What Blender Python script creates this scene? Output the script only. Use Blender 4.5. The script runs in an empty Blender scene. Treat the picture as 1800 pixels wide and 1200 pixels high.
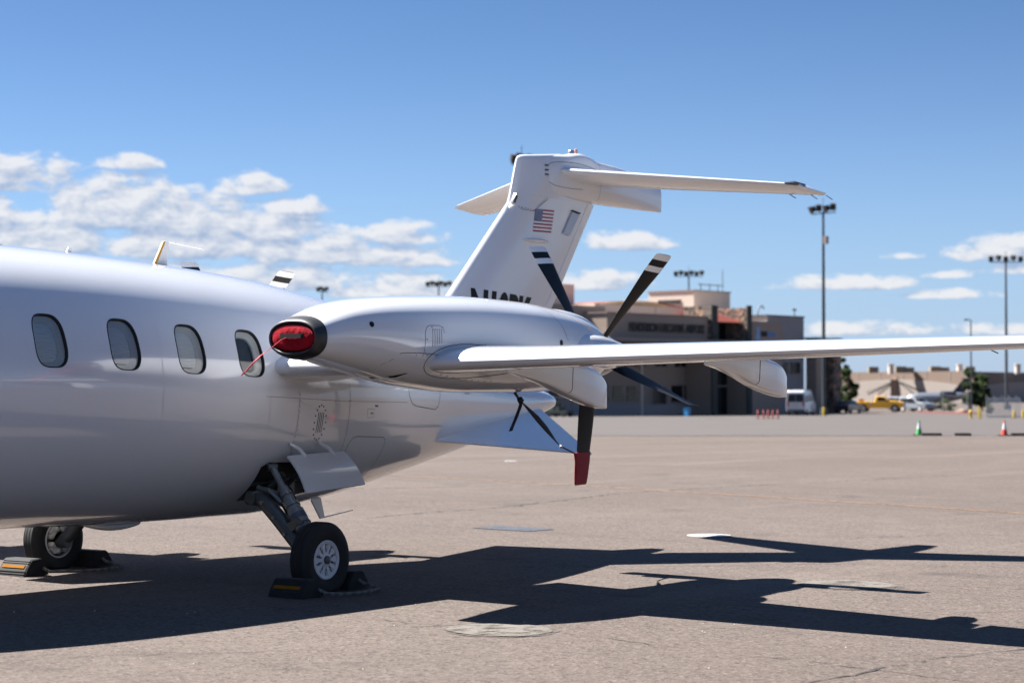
import bpy, bmesh, math, random
from mathutils import Vector, Matrix
random.seed(7)
R = math.radians
SC = bpy.context.scene
COL = SC.collection

# ------------------------------------------------------------------ camera
# X runs aft along the airplane, -Y is its port (camera) side, Z up, origin below the main wheels
YAW = 0.96747
CAMP = (-11.8306, -11.3055, 1.4828)
cam = bpy.data.cameras.new('camera')
camo = bpy.data.objects.new('camera', cam)
COL.objects.link(camo)
camo.location = CAMP
camo.rotation_euler = (math.pi/2 + 0.023848, 0, -YAW)
cam.sensor_width = 36.0
cam.lens = 72.458
cam.clip_start = 0.1
cam.clip_end = 30000
cam.dof.use_dof = True
cam.dof.focus_distance = 14.6
cam.dof.aperture_fstop = 2.8
SC.camera = camo

# ------------------------------------------------------------------ light and sky
SUNV = Vector((-0.109, 0.803, 1.0)).normalized()      # towards the sun
sun = bpy.data.lights.new('sun', 'SUN')
sun.energy = 5.0
sun.angle = R(0.53)
sun.color = (1.0, 0.955, 0.90)
suno = bpy.data.objects.new('sun', sun)
COL.objects.link(suno)
suno.location = (0, 30, 40)
suno.rotation_euler = SUNV.to_track_quat('Z', 'Y').to_euler()

SC.view_settings.view_transform = 'Standard'
SC.view_settings.look = 'None'
SC.view_settings.exposure = 2.05
SC.view_settings.gamma = 1.0
SC.view_settings.use_curve_mapping = False
SC.cycles.use_denoising = True
SC.cycles.max_bounces = 6
SC.cycles.use_adaptive_sampling = True
SC.cycles.adaptive_threshold = 0.015
SC.cycles.sample_clamp_indirect = 6.0

SKY_STRENGTH = 0.05
CLOUD_WHITE = 0.90
def build_world():
    w = bpy.data.worlds.new('World')
    SC.world = w
    w.use_nodes = True
    w.cycles.sampling_method = 'MANUAL'; w.cycles.sample_map_resolution = 512
    nt = w.node_tree
    nt.nodes.clear()
    N, L = nt.nodes, nt.links
    def math_node(tree, op, a, b=None, c=None, clamp=False):
        n = tree.nodes.new('ShaderNodeMath'); n.operation = op; n.use_clamp = clamp
        for i, v in enumerate((a, b, c)):
            if v is None: continue
            if isinstance(v, (int, float)): n.inputs[i].default_value = v
            else: tree.links.new(v, n.inputs[i])
        return n.outputs[0]
    # ---- cloud density as a group of (azimuth deg, elevation deg)
    g = bpy.data.node_groups.new('cloud_density', 'ShaderNodeTree')
    g.interface.new_socket('az', in_out='INPUT', socket_type='NodeSocketFloat')
    g.interface.new_socket('el', in_out='INPUT', socket_type='NodeSocketFloat')
    g.interface.new_socket('density', in_out='OUTPUT', socket_type='NodeSocketFloat')
    gi = g.nodes.new('NodeGroupInput'); go = g.nodes.new('NodeGroupOutput')
    az, el = gi.outputs[0], gi.outputs[1]
    M = lambda op, a, b=None, c=None, clamp=False: math_node(g, op, a, b, c, clamp)
    # (azimuth, elevation of the flat base, half width, height, fullness)
    banks = [(-15.0, 5.55, 3.2, .85, 1.0), (-13.2, 5.35, 2.0, .35, .6), (-15.5, 4.45, 3.6, .75, .95), (-10.6, 4.45, 2.3, 1.15, 1.15), (-8.6, 4.25, 2.6, .95, 1.05), (-6.6, 4.15, 1.9, .80, .95),
             (-10.5, 6.05, 1.0, .42, .80), (-7.2, 5.40, 1.1, .55, .9), (-5.95, 4.88, 1.2, .42, .85), (-8.8, 5.52, .45, .2, .35),
             (-13.5, 3.75, 3.6, .75, 1.0), (-9.0, 3.65, 3.4, .70, .95), (-5.3, 3.55, 2.6, .75, .95), (-3.2, 4.05, 1.3, .62, .95), (-3.0, 3.45, 2.0, .50, .85),
             (-12.0, 2.9, 4.0, .7, .9), (-7.0, 2.75, 3.6, .65, .9), (-3.2, 2.55, 2.2, .62, .95), (-5.0, 1.7, 6.5, .6, .8), (-.6, 2.1, 2.0, .35, .35),
             (3.2, 3.92, 1.5, .48, .9), (2.3, 2.80, 1.6, .50, .9), (3.9, 2.3, 1.5, .25, .4),
             (9.3, 2.78, 2.6, .40, .8), (11.9, 2.50, 1.6, .28, .7), (13.7, 3.55, 1.8, .60, 1.05), (14.2, 3.15, 1.5, .30, .8), (12.0, 3.05, .9, .20, .6), (10.9, 3.6, .8, .18, .55),
             (9.0, 1.5, 3.6, .4, .55), (13.5, 1.5, 2.3, .35, .55)]
    cov = None
    for (a0, e0, ra, re, wgt) in banks:
        da = M('MULTIPLY', M('SUBTRACT', az, a0), 1.0/ra)
        de = M('MULTIPLY', M('SUBTRACT', el, e0+re*.22), 1.0/re)
        de = M('MAXIMUM', de, M('MULTIPLY', de, -3.2))
        s = M('SUBTRACT', wgt, M('ADD', M('MULTIPLY', da, da), M('MULTIPLY', de, de)))
        cov = s if cov is None else M('SMOOTH_MAX', cov, s, 0.15)
    # banks of the same kind all round the rest of the horizon
    cmb0 = g.nodes.new('ShaderNodeCombineXYZ')
    g.links.new(M('MULTIPLY', az, .09), cmb0.inputs[0]); g.links.new(M('MULTIPLY', el, .55), cmb0.inputs[1])
    nb = g.nodes.new('ShaderNodeTexNoise'); nb.inputs['Scale'].default_value = 1.0; nb.inputs['Detail'].default_value = 2
    g.links.new(cmb0.outputs[0], nb.inputs['Vector'])
    de = M('MULTIPLY', M('SUBTRACT', el, 3.6), 1/2.6)
    rest = M('SUBTRACT', M('MULTIPLY', M('SUBTRACT', nb.outputs['Fac'], .42), 6.0), M('MULTIPLY', de, de))
    out = M('MULTIPLY', M('SUBTRACT', M('ABSOLUTE', az), 15.5), .4, clamp=True)
    cov = M('ADD', M('MULTIPLY', cov, M('SUBTRACT', 1.0, out)), M('MULTIPLY', rest, out))
    cov = M('MAXIMUM', cov, -1.6)
    cmb = g.nodes.new('ShaderNodeCombineXYZ')
    g.links.new(M('MULTIPLY', az, 1.0), cmb.inputs[0]); g.links.new(M('MULTIPLY', el, 2.0), cmb.inputs[1])
    n1 = g.nodes.new('ShaderNodeTexNoise'); n1.inputs['Scale'].default_value = .95
    n1.inputs['Detail'].default_value = 9; n1.inputs['Roughness'].default_value = .66; n1.inputs['Distortion'].default_value = .25
    g.links.new(cmb.outputs[0], n1.inputs['Vector'])
    dens = M('ADD', M('MULTIPLY', cov, 1.05), M('MULTIPLY', M('SUBTRACT', n1.outputs['Fac'], .45), 3.6))
    g.links.new(dens, go.inputs[0])
    # ---- world
    tc = N.new('ShaderNodeTexCoord')
    sep = N.new('ShaderNodeSeparateXYZ'); L.new(tc.outputs['Generated'], sep.inputs[0])
    W = lambda op, a, b=None, c=None, clamp=False: math_node(nt, op, a, b, c, clamp)
    dx, dy, dz = sep.outputs
    # view axes of the apron: forward (sin YAW, cos YAW)
    fw = W('ADD', W('MULTIPLY', dx, math.sin(YAW)), W('MULTIPLY', dy, math.cos(YAW)))
    rt = W('SUBTRACT', W('MULTIPLY', dx, math.cos(YAW)), W('MULTIPLY', dy, math.sin(YAW)))
    azd = W('MULTIPLY', W('ARCTAN2', rt, fw), 57.2958)
    eld = W('MULTIPLY', W('ARCSINE', dz), 57.2958)
    def dens(a, e):
        gn = N.new('ShaderNodeGroup'); gn.node_tree = g
        L.new(a, gn.inputs[0]); L.new(e, gn.inputs[1]); return gn.outputs[0]
    d0 = dens(azd, eld)
    d1 = dens(W('ADD', azd, -.18), W('ADD', eld, .24))
    mr = N.new('ShaderNodeMapRange'); mr.interpolation_type = 'SMOOTHSTEP'
    mr.inputs['From Min'].default_value = 0.0; mr.inputs['From Max'].default_value = .78
    L.new(d0, mr.inputs['Value'])
    above = W('GREATER_THAN', eld, .05)
    fac = W('MULTIPLY', W('MULTIPLY', mr.outputs[0], .90), above)
    lit = W('ADD', .55, W('MULTIPLY', W('SUBTRACT', d0, d1), .75), clamp=True)
    sky = N.new('ShaderNodeTexSky'); sky.sky_type = 'NISHITA'; sky.sun_disc = False
    sky.sun_elevation = math.asin(SUNV.z); sky.sun_rotation = math.atan2(SUNV.x, SUNV.y)
    sky.altitude = 800; sky.air_density = 1.0; sky.dust_density = .5; sky.ozone_density = 1.2
    # steeper vertical gradient, as through a polariser
    st = N.new('ShaderNodeCombineXYZ')
    zs = W('MINIMUM', W('MULTIPLY', W('POWER', W('MAXIMUM', dz, 0.0), 2.2), 17.0), 4.0)
    L.new(dx, st.inputs[0]); L.new(dy, st.inputs[1]); L.new(W('ADD', zs, .10), st.inputs[2])
    nv = N.new('ShaderNodeVectorMath'); nv.operation = 'NORMALIZE'; L.new(st.outputs[0], nv.inputs[0])
    L.new(nv.outputs[0], sky.inputs['Vector'])
    hs = N.new('ShaderNodeHueSaturation'); hs.inputs['Saturation'].default_value = 1.17; hs.inputs['Value'].default_value = 0.67
    L.new(sky.outputs[0], hs.inputs['Color'])
    k = 1.0 / SKY_STRENGTH * 2**-SC.view_settings.exposure
    cc = N.new('ShaderNodeMix'); cc.data_type = 'RGBA'
    L.new(lit, cc.inputs['Factor'])
    cc.inputs['A'].default_value = (.40*k*CLOUD_WHITE, .51*k*CLOUD_WHITE, .73*k*CLOUD_WHITE, 1)
    cc.inputs['B'].default_value = (.98*k*CLOUD_WHITE, .98*k*CLOUD_WHITE, 1.0*k*CLOUD_WHITE, 1)
    mx = N.new('ShaderNodeMix'); mx.data_type = 'RGBA'
    L.new(fac, mx.inputs['Factor']); tn = N.new('ShaderNodeMix'); tn.data_type = 'RGBA'; tn.blend_type = 'MULTIPLY'; tn.inputs['Factor'].default_value = 1.0
    tn.inputs['B'].default_value = (.88, 1.01, 1.09, 1); L.new(hs.outputs[0], tn.inputs['A'])
    hz = N.new('ShaderNodeMix'); hz.data_type = 'RGBA'         # pale dusty air low over the horizon, all round
    hf = W('MULTIPLY', W('EXPONENT', W('MULTIPLY', W('MAXIMUM', eld, 0.0), -1/4.2)), .88)
    L.new(hf, hz.inputs['Factor']); L.new(tn.outputs['Result'], hz.inputs['A']); hz.inputs['B'].default_value = (.50*k, .575*k, .72*k, 1)
    L.new(hz.outputs['Result'], mx.inputs['A']); L.new(cc.outputs['Result'], mx.inputs['B'])
    bg = N.new('ShaderNodeBackground'); bg.inputs['Strength'].default_value = SKY_STRENGTH
    L.new(mx.outputs['Result'], bg.inputs['Color'])
    ou = N.new('ShaderNodeOutputWorld'); L.new(bg.outputs[0], ou.inputs['Surface'])
build_world()

# ------------------------------------------------------------------ helpers
MATS = {}
def mat(name, color, rough=.5, metal=0.0, coat=0.0, var=.12, scale=3.0, bump=0.0, bscale=20.0, spec=.5, trans=0.0, detail=4, emit=None, wear=0.0, wscale=9.0):
    """procedural principled material: base colour with soft mottling, optional fine relief"""
    if name in MATS: return MATS[name]
    m = bpy.data.materials.new(name); m.use_nodes = True
    nt = m.node_tree; b = nt.nodes['Principled BSDF']
    tc = nt.nodes.new('ShaderNodeTexCoord')
    n = nt.nodes.new('ShaderNodeTexNoise'); n.inputs['Scale'].default_value = scale; n.inputs['Detail'].default_value = detail
    nt.links.new(tc.outputs['Object'], n.inputs['Vector'])
    mx = nt.nodes.new('ShaderNodeMix'); mx.data_type = 'RGBA'
    nt.links.new(n.outputs['Fac'], mx.inputs['Factor'])
    c = Vector(color)
    mx.inputs['A'].default_value = (*(c*(1-var)), 1); mx.inputs['B'].default_value = (*[min(.95, v) for v in c*(1+var)], 1)
    nt.links.new(mx.outputs['Result'], b.inputs['Base Color'])
    b.inputs['Roughness'].default_value = rough; b.inputs['Metallic'].default_value = metal
    b.inputs['Coat Weight'].default_value = coat; b.inputs['Coat Roughness'].default_value = .03
    b.inputs['Specular IOR Level'].default_value = spec
    b.inputs['Transmission Weight'].default_value = trans
    if bump > 0:
        n2 = nt.nodes.new('ShaderNodeTexNoise'); n2.inputs['Scale'].default_value = bscale; n2.inputs['Detail'].default_value = 3
        nt.links.new(tc.outputs['Object'], n2.inputs['Vector'])
        bp = nt.nodes.new('ShaderNodeBump'); bp.inputs['Strength'].default_value = 1.0; bp.inputs['Distance'].default_value = bump
        nt.links.new(n2.outputs['Fac'], bp.inputs['Height'])
        nt.links.new(bp.outputs[0], b.inputs['Normal'])
        if coat > 0: nt.links.new(bp.outputs[0], b.inputs['Coat Normal'])
    if emit:
        b.inputs['Emission Color'].default_value = (*emit, 1); b.inputs['Emission Strength'].default_value = 1
    if wear > 0:                                   # paint worn through to the surface below
        o = nt.nodes['Material Output']; ms = nt.nodes.new('ShaderNodeMixShader'); tr = nt.nodes.new('ShaderNodeBsdfTransparent')
        n3 = nt.nodes.new('ShaderNodeTexNoise'); n3.inputs['Scale'].default_value = wscale; n3.inputs['Detail'].default_value = 8; n3.inputs['Roughness'].default_value = .7
        nt.links.new(tc.outputs['Object'], n3.inputs['Vector'])
        mr = nt.nodes.new('ShaderNodeMapRange'); mr.inputs[1].default_value = wear-.10; mr.inputs[2].default_value = wear+.10
        nt.links.new(n3.outputs['Fac'], mr.inputs[0]); nt.links.new(mr.outputs[0], ms.inputs[0])
        nt.links.new(tr.outputs[0], ms.inputs[1]); nt.links.new(b.outputs[0], ms.inputs[2]); nt.links.new(ms.outputs[0], o.inputs['Surface'])
    MATS[name] = m
    return m

white = mat('white_paint', (.58, .592, .62), .20, coat=1.0, var=.025, scale=1.3, bump=.0013, bscale=2.2, spec=.5)
white2 = mat('white_paint_tail', (.66, .665, .685), .20, coat=.8, var=.012, scale=2.0, bump=.0004, bscale=3.0)
black = mat('black_paint', (.006, .006, .007), .5, var=.2, spec=.22)
rubber = mat('rubber', (.0075, .0075, .008), .8, var=.35, scale=14, bump=.0006, bscale=90)
boot = mat('black_boot', (.014, .014, .015), .42, var=.3, scale=9, bump=.0006, bscale=30)
seam = mat('seam_grey', (.09, .09, .10), .6)
screw = mat('screw_grey', (.16, .16, .17), .5)
redcl = mat('red_cover_cloth', (.27, .006, .015), .9, var=.40, scale=26, bump=.008, bscale=26, spec=.12)
redsl = mat('dark_red_sleeve', (.22, .010, .018), .8, var=.25, scale=18, bump=.003, bscale=25)
strapm = mat('black_webbing', (.012, .012, .014), .85, var=.3, scale=60)
ribbonm = mat('pink_red_ribbon', (.62, .045, .07), .7, var=.2, scale=30)
alu = mat('bare_metal', (.55, .55, .56), .32, metal=.9, var=.15, scale=8)
steel = mat('gear_grey', (.048, .056, .058), .45, var=.2, scale=12, coat=.15)
steel2 = mat('strut_light_grey', (.16, .175, .18), .38, var=.2, scale=16, metal=.25)
rimm = mat('wheel_silver', (0.5580, 0.5580, 0.5760), .5, metal=.1, var=.15, scale=30)
baym = mat('wheel_bay_dark', (.03, .032, .033), .8, var=.4, scale=10)
whitep = mat('white_blade_paint', (.72, .72, .72), .4, var=.05)
greyboot = mat('grey_leading_edge', (.10, .11, .13), .35, metal=.4)

def glass_mat():
    m = bpy.data.materials.new('window_acrylic'); m.use_nodes = True
    nt = m.node_tree; nt.nodes.clear()
    o = nt.nodes.new('ShaderNodeOutputMaterial'); mix = nt.nodes.new('ShaderNodeMixShader')
    t = nt.nodes.new('ShaderNodeBsdfTransparent'); t.inputs[0].default_value = (.90, .94, .97, 1)
    gl = nt.nodes.new('ShaderNodeBsdfGlossy'); gl.inputs['Roughness'].default_value = .01
    f = nt.nodes.new('ShaderNodeFresnel'); f.inputs[0].default_value = 1.6
    nt.links.new(f.outputs[0], mix.inputs[0]); nt.links.new(t.outputs[0], mix.inputs[1]); nt.links.new(gl.outputs[0], mix.inputs[2])
    nt.links.new(mix.outputs[0], o.inputs[0])
    MATS['glass'] = m
    return m
glass = glass_mat()

def setp(o, label=None, cat=None, group=None, kind=None):
    if label: o['label'] = label
    if cat: o['category'] = cat
    if group: o['group'] = group
    if kind: o['kind'] = kind
    return o

def link(name, me, m, parent=None, loc=None, smooth=True, angle=38):
    if m is not None and len(me.materials) == 0:
        for mm in (m if isinstance(m, (list, tuple)) else [m]): me.materials.append(mm)
    if smooth:
        for p in me.polygons: p.use_smooth = True
        if angle: me.set_sharp_from_angle(angle=R(angle))
    o = bpy.data.objects.new(name, me); COL.objects.link(o)
    if parent is not None: o.parent = parent
    if loc is not None: o.location = loc
    return o

def fixn(bm):
    bmesh.ops.recalc_face_normals(bm, faces=bm.faces)

def mesh(name, vs, fs, m, parent=None, loc=None, smooth=True, angle=38, mi=None, recalc=True):
    me = bpy.data.meshes.new(name); me.from_pydata([tuple(v) for v in vs], [], fs)
    if mi: me.polygons.foreach_set('material_index', mi)
    if recalc:
        bm = bmesh.new(); bm.from_mesh(me); fixn(bm); bm.to_mesh(me); bm.free()
    me.update()
    return link(name, me, m, parent, loc, smooth, angle)

def empty(name, loc, label, cat, group=None, rotz=0):
    o = bpy.data.objects.new(name, None); COL.objects.link(o); o.location = loc; o.rotation_euler = (0, 0, rotz)
    o.empty_display_size = .2
    return setp(o, label, cat, group)

class MB:
    """collects simple solids into one mesh"""
    def __init__(s): s.v = []; s.f = []; s.mi = []
    def add(s, vs, fs, mi=0):
        k = len(s.v); s.v += [Vector(v) for v in vs]; s.f += [[i+k for i in f] for f in fs]; s.mi += [mi]*len(fs)
        return s
    def box(s, x0, x1, y0, y1, z0, z1, mi=0, M=None):
        vs = [(x, y, z) for z in (z0, z1) for y in (y0, y1) for x in (x0, x1)]
        if M is not None: vs = [M @ Vector(v) for v in vs]
        return s.add(vs, [(0,2,3,1),(4,5,7,6),(0,1,5,4),(2,6,7,3),(0,4,6,2),(1,3,7,5)], mi)
    def loft(s, rings, cap=True, mi=0, closed=True):
        n = len(rings[0]); vs = [p for r in rings for p in r]; fs = []
        for i in range(len(rings)-1):
            for j in range(n if closed else n-1):
                fs.append((i*n+j, i*n+(j+1) % n, (i+1)*n+(j+1) % n, (i+1)*n+j))
        if cap:
            fs.append(list(range(n))[::-1]); fs.append([(len(rings)-1)*n+j for j in range(n)])
        return s.add(vs, fs, mi)
    def tube(s, pts, r, n=8, mi=0, cap=True):
        pts = [Vector(p) for p in pts]; rr = r if isinstance(r, (list, tuple)) else [r]*len(pts)
        rings = []; up = Vector((0, 0, 1)); prev = None
        for i, p in enumerate(pts):
            t = (pts[min(i+1, len(pts)-1)] - pts[max(i-1, 0)]).normalized()
            a = prev if prev is not None else (up if abs(t.dot(up)) < .9 else Vector((1, 0, 0)))
            u = (a - t*a.dot(t)).normalized(); prev = u; w = t.cross(u)
            rings.append([p + (u*math.cos(2*math.pi*k/n) + w*math.sin(2*math.pi*k/n))*rr[i] for k in range(n)])
        return s.loft(rings, cap, mi)
    def disc(s, c, nrm, r, n=10, h=.002, mi=0):
        nrm = Vector(nrm).normalized(); return s.tube([Vector(c)-nrm*h, Vector(c)+nrm*h], r, n, mi)
    def prism(s, poly, o, u, w, d, mi=0):
        """polygon (a,b) in the plane u,w at o, thickened along d"""
        o, u, w, d = map(Vector, (o, u, w, d)); n = len(poly)
        a = [o+u*p[0]+w*p[1] for p in poly]; b = [p+d for p in a]
        return s.add(a+b, [list(range(n))[::-1], [n+i for i in range(n)]] + [(i, (i+1) % n, n+(i+1) % n, n+i) for i in range(n)], mi)
    def lathe(s, prof, c, ax, n=32, mi=0, closed=False, cap=True):
        """prof: (along axis, radius)"""
        c = Vector(c); ax = Vector(ax).normalized()
        u = ax.orthogonal().normalized(); w = ax.cross(u)
        rings = [[c+ax*a+(u*math.cos(2*math.pi*k/n)+w*math.sin(2*math.pi*k/n))*max(r, 1e-4) for k in range(n)] for a, r in prof]
        if closed: rings.append(rings[0])
        return s.loft(rings, cap and not closed, mi)
    def build(s, name, m, parent=None, loc=None, smooth=True, angle=38, recalc=True):
        return mesh(name, s.v, s.f, m, parent, loc, smooth, angle, s.mi if any(s.mi) else None, recalc)

def pchip(tab):
    xs = [t[0] for t in tab]; ys = [t[1] for t in tab]; n = len(xs)
    h = [xs[i+1]-xs[i] for i in range(n-1)]; dl = [(ys[i+1]-ys[i])/h[i] for i in range(n-1)]
    m = [dl[0]]+[0]*(n-2)+[dl[-1]]
    for i in range(1, n-1):
        if dl[i-1]*dl[i] > 0:
            w1, w2 = 2*h[i]+h[i-1], h[i]+2*h[i-1]; m[i] = (w1+w2)/(w1/dl[i-1]+w2/dl[i])
    def f(x):
        if x <= xs[0]: return ys[0]
        if x >= xs[-1]: return ys[-1]
        i = max(k for k in range(n-1) if xs[k] <= x); t = (x-xs[i])/h[i]
        return (ys[i]*(1+2*t)*(1-t)**2 + h[i]*m[i]*t*(1-t)**2 + ys[i+1]*t*t*(3-2*t) + h[i]*m[i+1]*t*t*(t-1))
    return f

def lerp(a, b, t): return a+(b-a)*t
def sgnpow(v, p): return math.copysign(abs(v)**p, v)

# ------------------------------------------------------------------ ground
def site(r, d):
    """apron layout: r metres to the right of, d metres out along the apron axis from the stand's marker"""
    return (CAMP[0]+r*math.cos(YAW)+d*math.sin(YAW), CAMP[1]-r*math.sin(YAW)+d*math.cos(YAW))
def depth(x, y): return (x-CAMP[0])*math.sin(YAW)+(y-CAMP[1])*math.cos(YAW)
def gz_d(d):
    t = min(d, 212)-24
    if t <= 0: return 0.0
    return -.0062*t*t/60 if t < 30 else -.0062*(t-15)
def gz(x, y):
    # the stand falls gently to port; the fall dies out towards the terminal
    d = depth(x, y); r = (x-CAMP[0])*math.cos(YAW)-(y-CAMP[1])*math.sin(YAW)
    t = max(0.0, min(1.0, (d-24)/26)); w = 1-t*t*(3-2*t)
    rc = max(-12.0, min(12.0, r)); dc = max(-6.0, min(30.0, d))
    X, Y = site(rc, dc)
    return gz_d(d)+w*(-.0068*X+.0124*Y+.008)

def ground_mat():
    m = bpy.data.materials.new('apron_asphalt'); m.use_nodes = True
    nt = m.node_tree; N, L = nt.nodes, nt.links; b = N['Principled BSDF']
    tc = N.new('ShaderNodeTexCoord'); P = tc.outputs['Object']
    def noise(sc, det=4, rough=.55, vec=None):
        n = N.new('ShaderNodeTexNoise'); n.inputs['Scale'].default_value = sc; n.inputs['Detail'].default_value = det
        n.inputs['Roughness'].default_value = rough; L.new(vec or P, n.inputs['Vector']); return n.outputs['Fac']
    def ramp(v, a, bb, lo=0, hi=1):
        r = N.new('ShaderNodeMapRange'); r.inputs[1].default_value = a; r.inputs[2].default_value = bb
        r.inputs[3].default_value = lo; r.inputs[4].default_value = hi; L.new(v, r.inputs[0]); return r.outputs[0]
    def mix(f, A, B, mode='MIX'):
        x = N.new('ShaderNodeMix'); x.data_type = 'RGBA'; x.blend_type = mode
        if isinstance(f, float): x.inputs['Factor'].default_value = f
        else: L.new(f, x.inputs['Factor'])
        for s, v in (('A', A), ('B', B)):
            if isinstance(v, tuple): x.inputs[s].default_value = (*v, 1)
            else: L.new(v, x.inputs[s])
        return x.outputs['Result']
    base = mix(ramp(noise(.16, 6), .40, .62), (0.0821, 0.0644, 0.0552), (0.1003, 0.0808, 0.0702))
    base = mix(ramp(noise(1.3, 8, .65), .42, .68, 0, .60), base, (0.0684, 0.0551, 0.0483))
    # stretched sweep marks along the taxi direction
    mp = N.new('ShaderNodeMapping'); mp.inputs['Rotation'].default_value = (0, 0, R(14)); mp.inputs['Scale'].default_value = (.9, .09, 1)
    L.new(P, mp.inputs['Vector'])
    base = mix(ramp(noise(1.1, 5, .6, mp.outputs[0]), .52, .75, 0, .38), base, (0.0578, 0.0462, 0.0408))
    # aggregate
    v = N.new('ShaderNodeTexVoronoi'); v.inputs['Scale'].default_value = 48; L.new(P, v.inputs['Vector'])
    sp = N.new('ShaderNodeSeparateColor'); L.new(v.outputs['Color'], sp.inputs[0])
    base = mix(ramp(sp.outputs[0], .68, 1.0, 0, .80), base, (0.1338, 0.1126, 0.1008))
    base = mix(ramp(sp.outputs[1], .66, 1.0, 0, .85), base, (0.0319, 0.0258, 0.0231))
    base = mix(ramp(noise(150, 2), .5, .8, 0, .5), base, (0.0395, 0.0323, 0.0288))
    # oil spots
    base = mix(ramp(noise(.8, 6, .6), .60, .74, 0, .60), base, (0.0305, 0.0258, 0.0231))
    # faint long tyre sweeps
    mp2 = N.new('ShaderNodeMapping'); mp2.inputs['Rotation'].default_value = (0, 0, R(-62)); mp2.inputs['Scale'].default_value = (2.2, .05, 1); L.new(P, mp2.inputs['Vector'])
    base = mix(ramp(noise(1.0, 3, .5, mp2.outputs[0]), .60, .72, 0, .30), base, (0.0402, 0.0335, 0.0301))
    mp3 = N.new('ShaderNodeMapping'); mp3.inputs['Rotation'].default_value = (0, 0, R(20)); mp3.inputs['Scale'].default_value = (.05, .8, 1); L.new(P, mp3.inputs['Vector'])
    base = mix(ramp(noise(1.0, 5, .6, mp3.outputs[0]), .55, .75, 0, .35), base, (0.1590, 0.1306, 0.1138))
    L.new(base, b.inputs['Base Color'])
    b.inputs['Roughness'].default_value = .9; b.inputs['Specular IOR Level'].default_value = .2
    bp = N.new('ShaderNodeBump'); bp.inputs['Distance'].default_value = .004; bp.inputs['Strength'].default_value = .8
    hh = N.new('ShaderNodeMath'); hh.operation = 'ADD'; L.new(v.outputs['Distance'], hh.inputs[0]); L.new(noise(35, 4), hh.inputs[1])
    L.new(hh.outputs[0], bp.inputs['Height']); L.new(bp.outputs[0], b.inputs['Normal'])
    MATS['apron'] = m
    return m

def build_ground():
    ds = [-4000, -400, -60, -20, -6, 5, 15, 20, 24]+[24+i*3 for i in range(1, 12)]+[60, 90, 120, 160, 212, 260, 400, 1000, 4000, 14000]
    rs = [-14000, -3000, -600, -120, -30, -12, -6, 0, 6, 12, 30, 120, 600, 3000, 14000]
    vs = []; fs = []
    for d in ds:
        for r in rs:
            x, y = site(r, d); vs.append((x, y, gz(x, y)))
    n = len(rs)
    for i in range(len(ds)-1):
        for j in range(n-1): fs.append((i*n+j, i*n+j+1, (i+1)*n+j+1, (i+1)*n+j))
    o = mesh('ground', vs, fs, ground_mat(), angle=None)
    return setp(o, 'sunlit pinkish grey asphalt airport apron with cracks and stains', None, None, 'structure')
ground = build_ground()

def ribbon(name, pts, w, m, parent=ground, dz=.004, jit=0.0, step=.25, wj=0.0):
    """flat strip following the apron"""
    P = []
    for (a, b) in zip(pts[:-1], pts[1:]):
        L = math.dist(a, b); k = max(1, int(L/step))
        for i in range(k): P.append((lerp(a[0], b[0], i/k), lerp(a[1], b[1], i/k)))
    P.append(tuple(pts[-1]))
    if jit: P = [(x+random.gauss(0, jit), y+random.gauss(0, jit)) for x, y in P]
    vs = []; fs = []
    for i, p in enumerate(P):
        a, b = P[max(0, i-1)], P[min(len(P)-1, i+1)]
        tx, ty = b[0]-a[0], b[1]-a[1]; l = math.hypot(tx, ty) or 1; nx, ny = -ty/l, tx/l
        ww = w*.5*(1+random.uniform(-wj, wj))
        for s in (-1, 1):
            x, y = p[0]+s*nx*ww, p[1]+s*ny*ww; vs.append((x, y, gz(x, y)+dz))
    for i in range(len(P)-1): fs.append((2*i, 2*i+1, 2*i+3, 2*i+2))
    return mesh(name, vs, fs, m, parent, smooth=False)

def far_lane():
    m = mat('lane_asphalt', (.049, .041, .0375), .9, var=.25, scale=.25, detail=8)
    ds = [79, 90, 120, 160, 212, 226]; rs = [-60, -12, 12, 80]; vs = []; fs = []
    for d in ds:
        for r in rs: x, y = site(r, d); vs.append((x, y, gz(x, y)+.012))
    for i in range(len(ds)-1):
        for j in range(3): k = i*4+j; fs.append((k, k+1, k+5, k+4))
    setp(mesh('taxi_lane', vs, fs, m, smooth=False), 'darker grey asphalt lane in front of the terminal', None, None, 'structure')
far_lane()
crackm = mat('crack_black', (.020, .017, .015), .95, var=.3, scale=30, wear=0.47, wscale=3.5)
yel = mat('worn_yellow_line', (.125, .070, .034), .8, var=.35, scale=6, wear=0.40, wscale=5)
whl = mat('worn_white_line', (0.2326, 0.2196, 0.2132), .8, var=.25, scale=5, wear=0.46, wscale=4)
conc = mat('concrete_patch', (.102, .091, .078), .9, var=.3, scale=6, detail=8, bump=.003, bscale=40, wear=0.44, wscale=7)
conc2 = mat('concrete_patch_rim', (.078, .069, .060), .9, var=.35, scale=16, wear=0.50, wscale=9)
platem = mat('dark_steel_plate', (0.0440, 0.0480, 0.0560), .55, var=.2, scale=4, wear=0.40, wscale=3)
dotm = mat('white_painted_dot', (0.3359, 0.3294, 0.3230), .7, var=.06, scale=9, wear=0.36, wscale=9)
def crack(pts, w=.018, j=.012): ribbon('crack', pts, w, crackm, jit=j, step=.07, wj=.75)
crack([(-2.133, -6.354), (-1.96, -6.399), (-1.52, -6.454), (-1.094, -6.463), (-.828, -6.518), (-.503, -6.518), (-.317, -6.617), (.174, -6.743), (.75, -6.99)], .020, .010)
crack([(-1.05, -1.7), (-1.107, -2.385), (-1.165, -2.628), (-1.157, -3.44)], .010)
crack([(-.96, -4.22), (-1.071, -4.854), (-1.178, -5.384), (-1.173, -6.115), (-1.4, -7.2)], .010)
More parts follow.
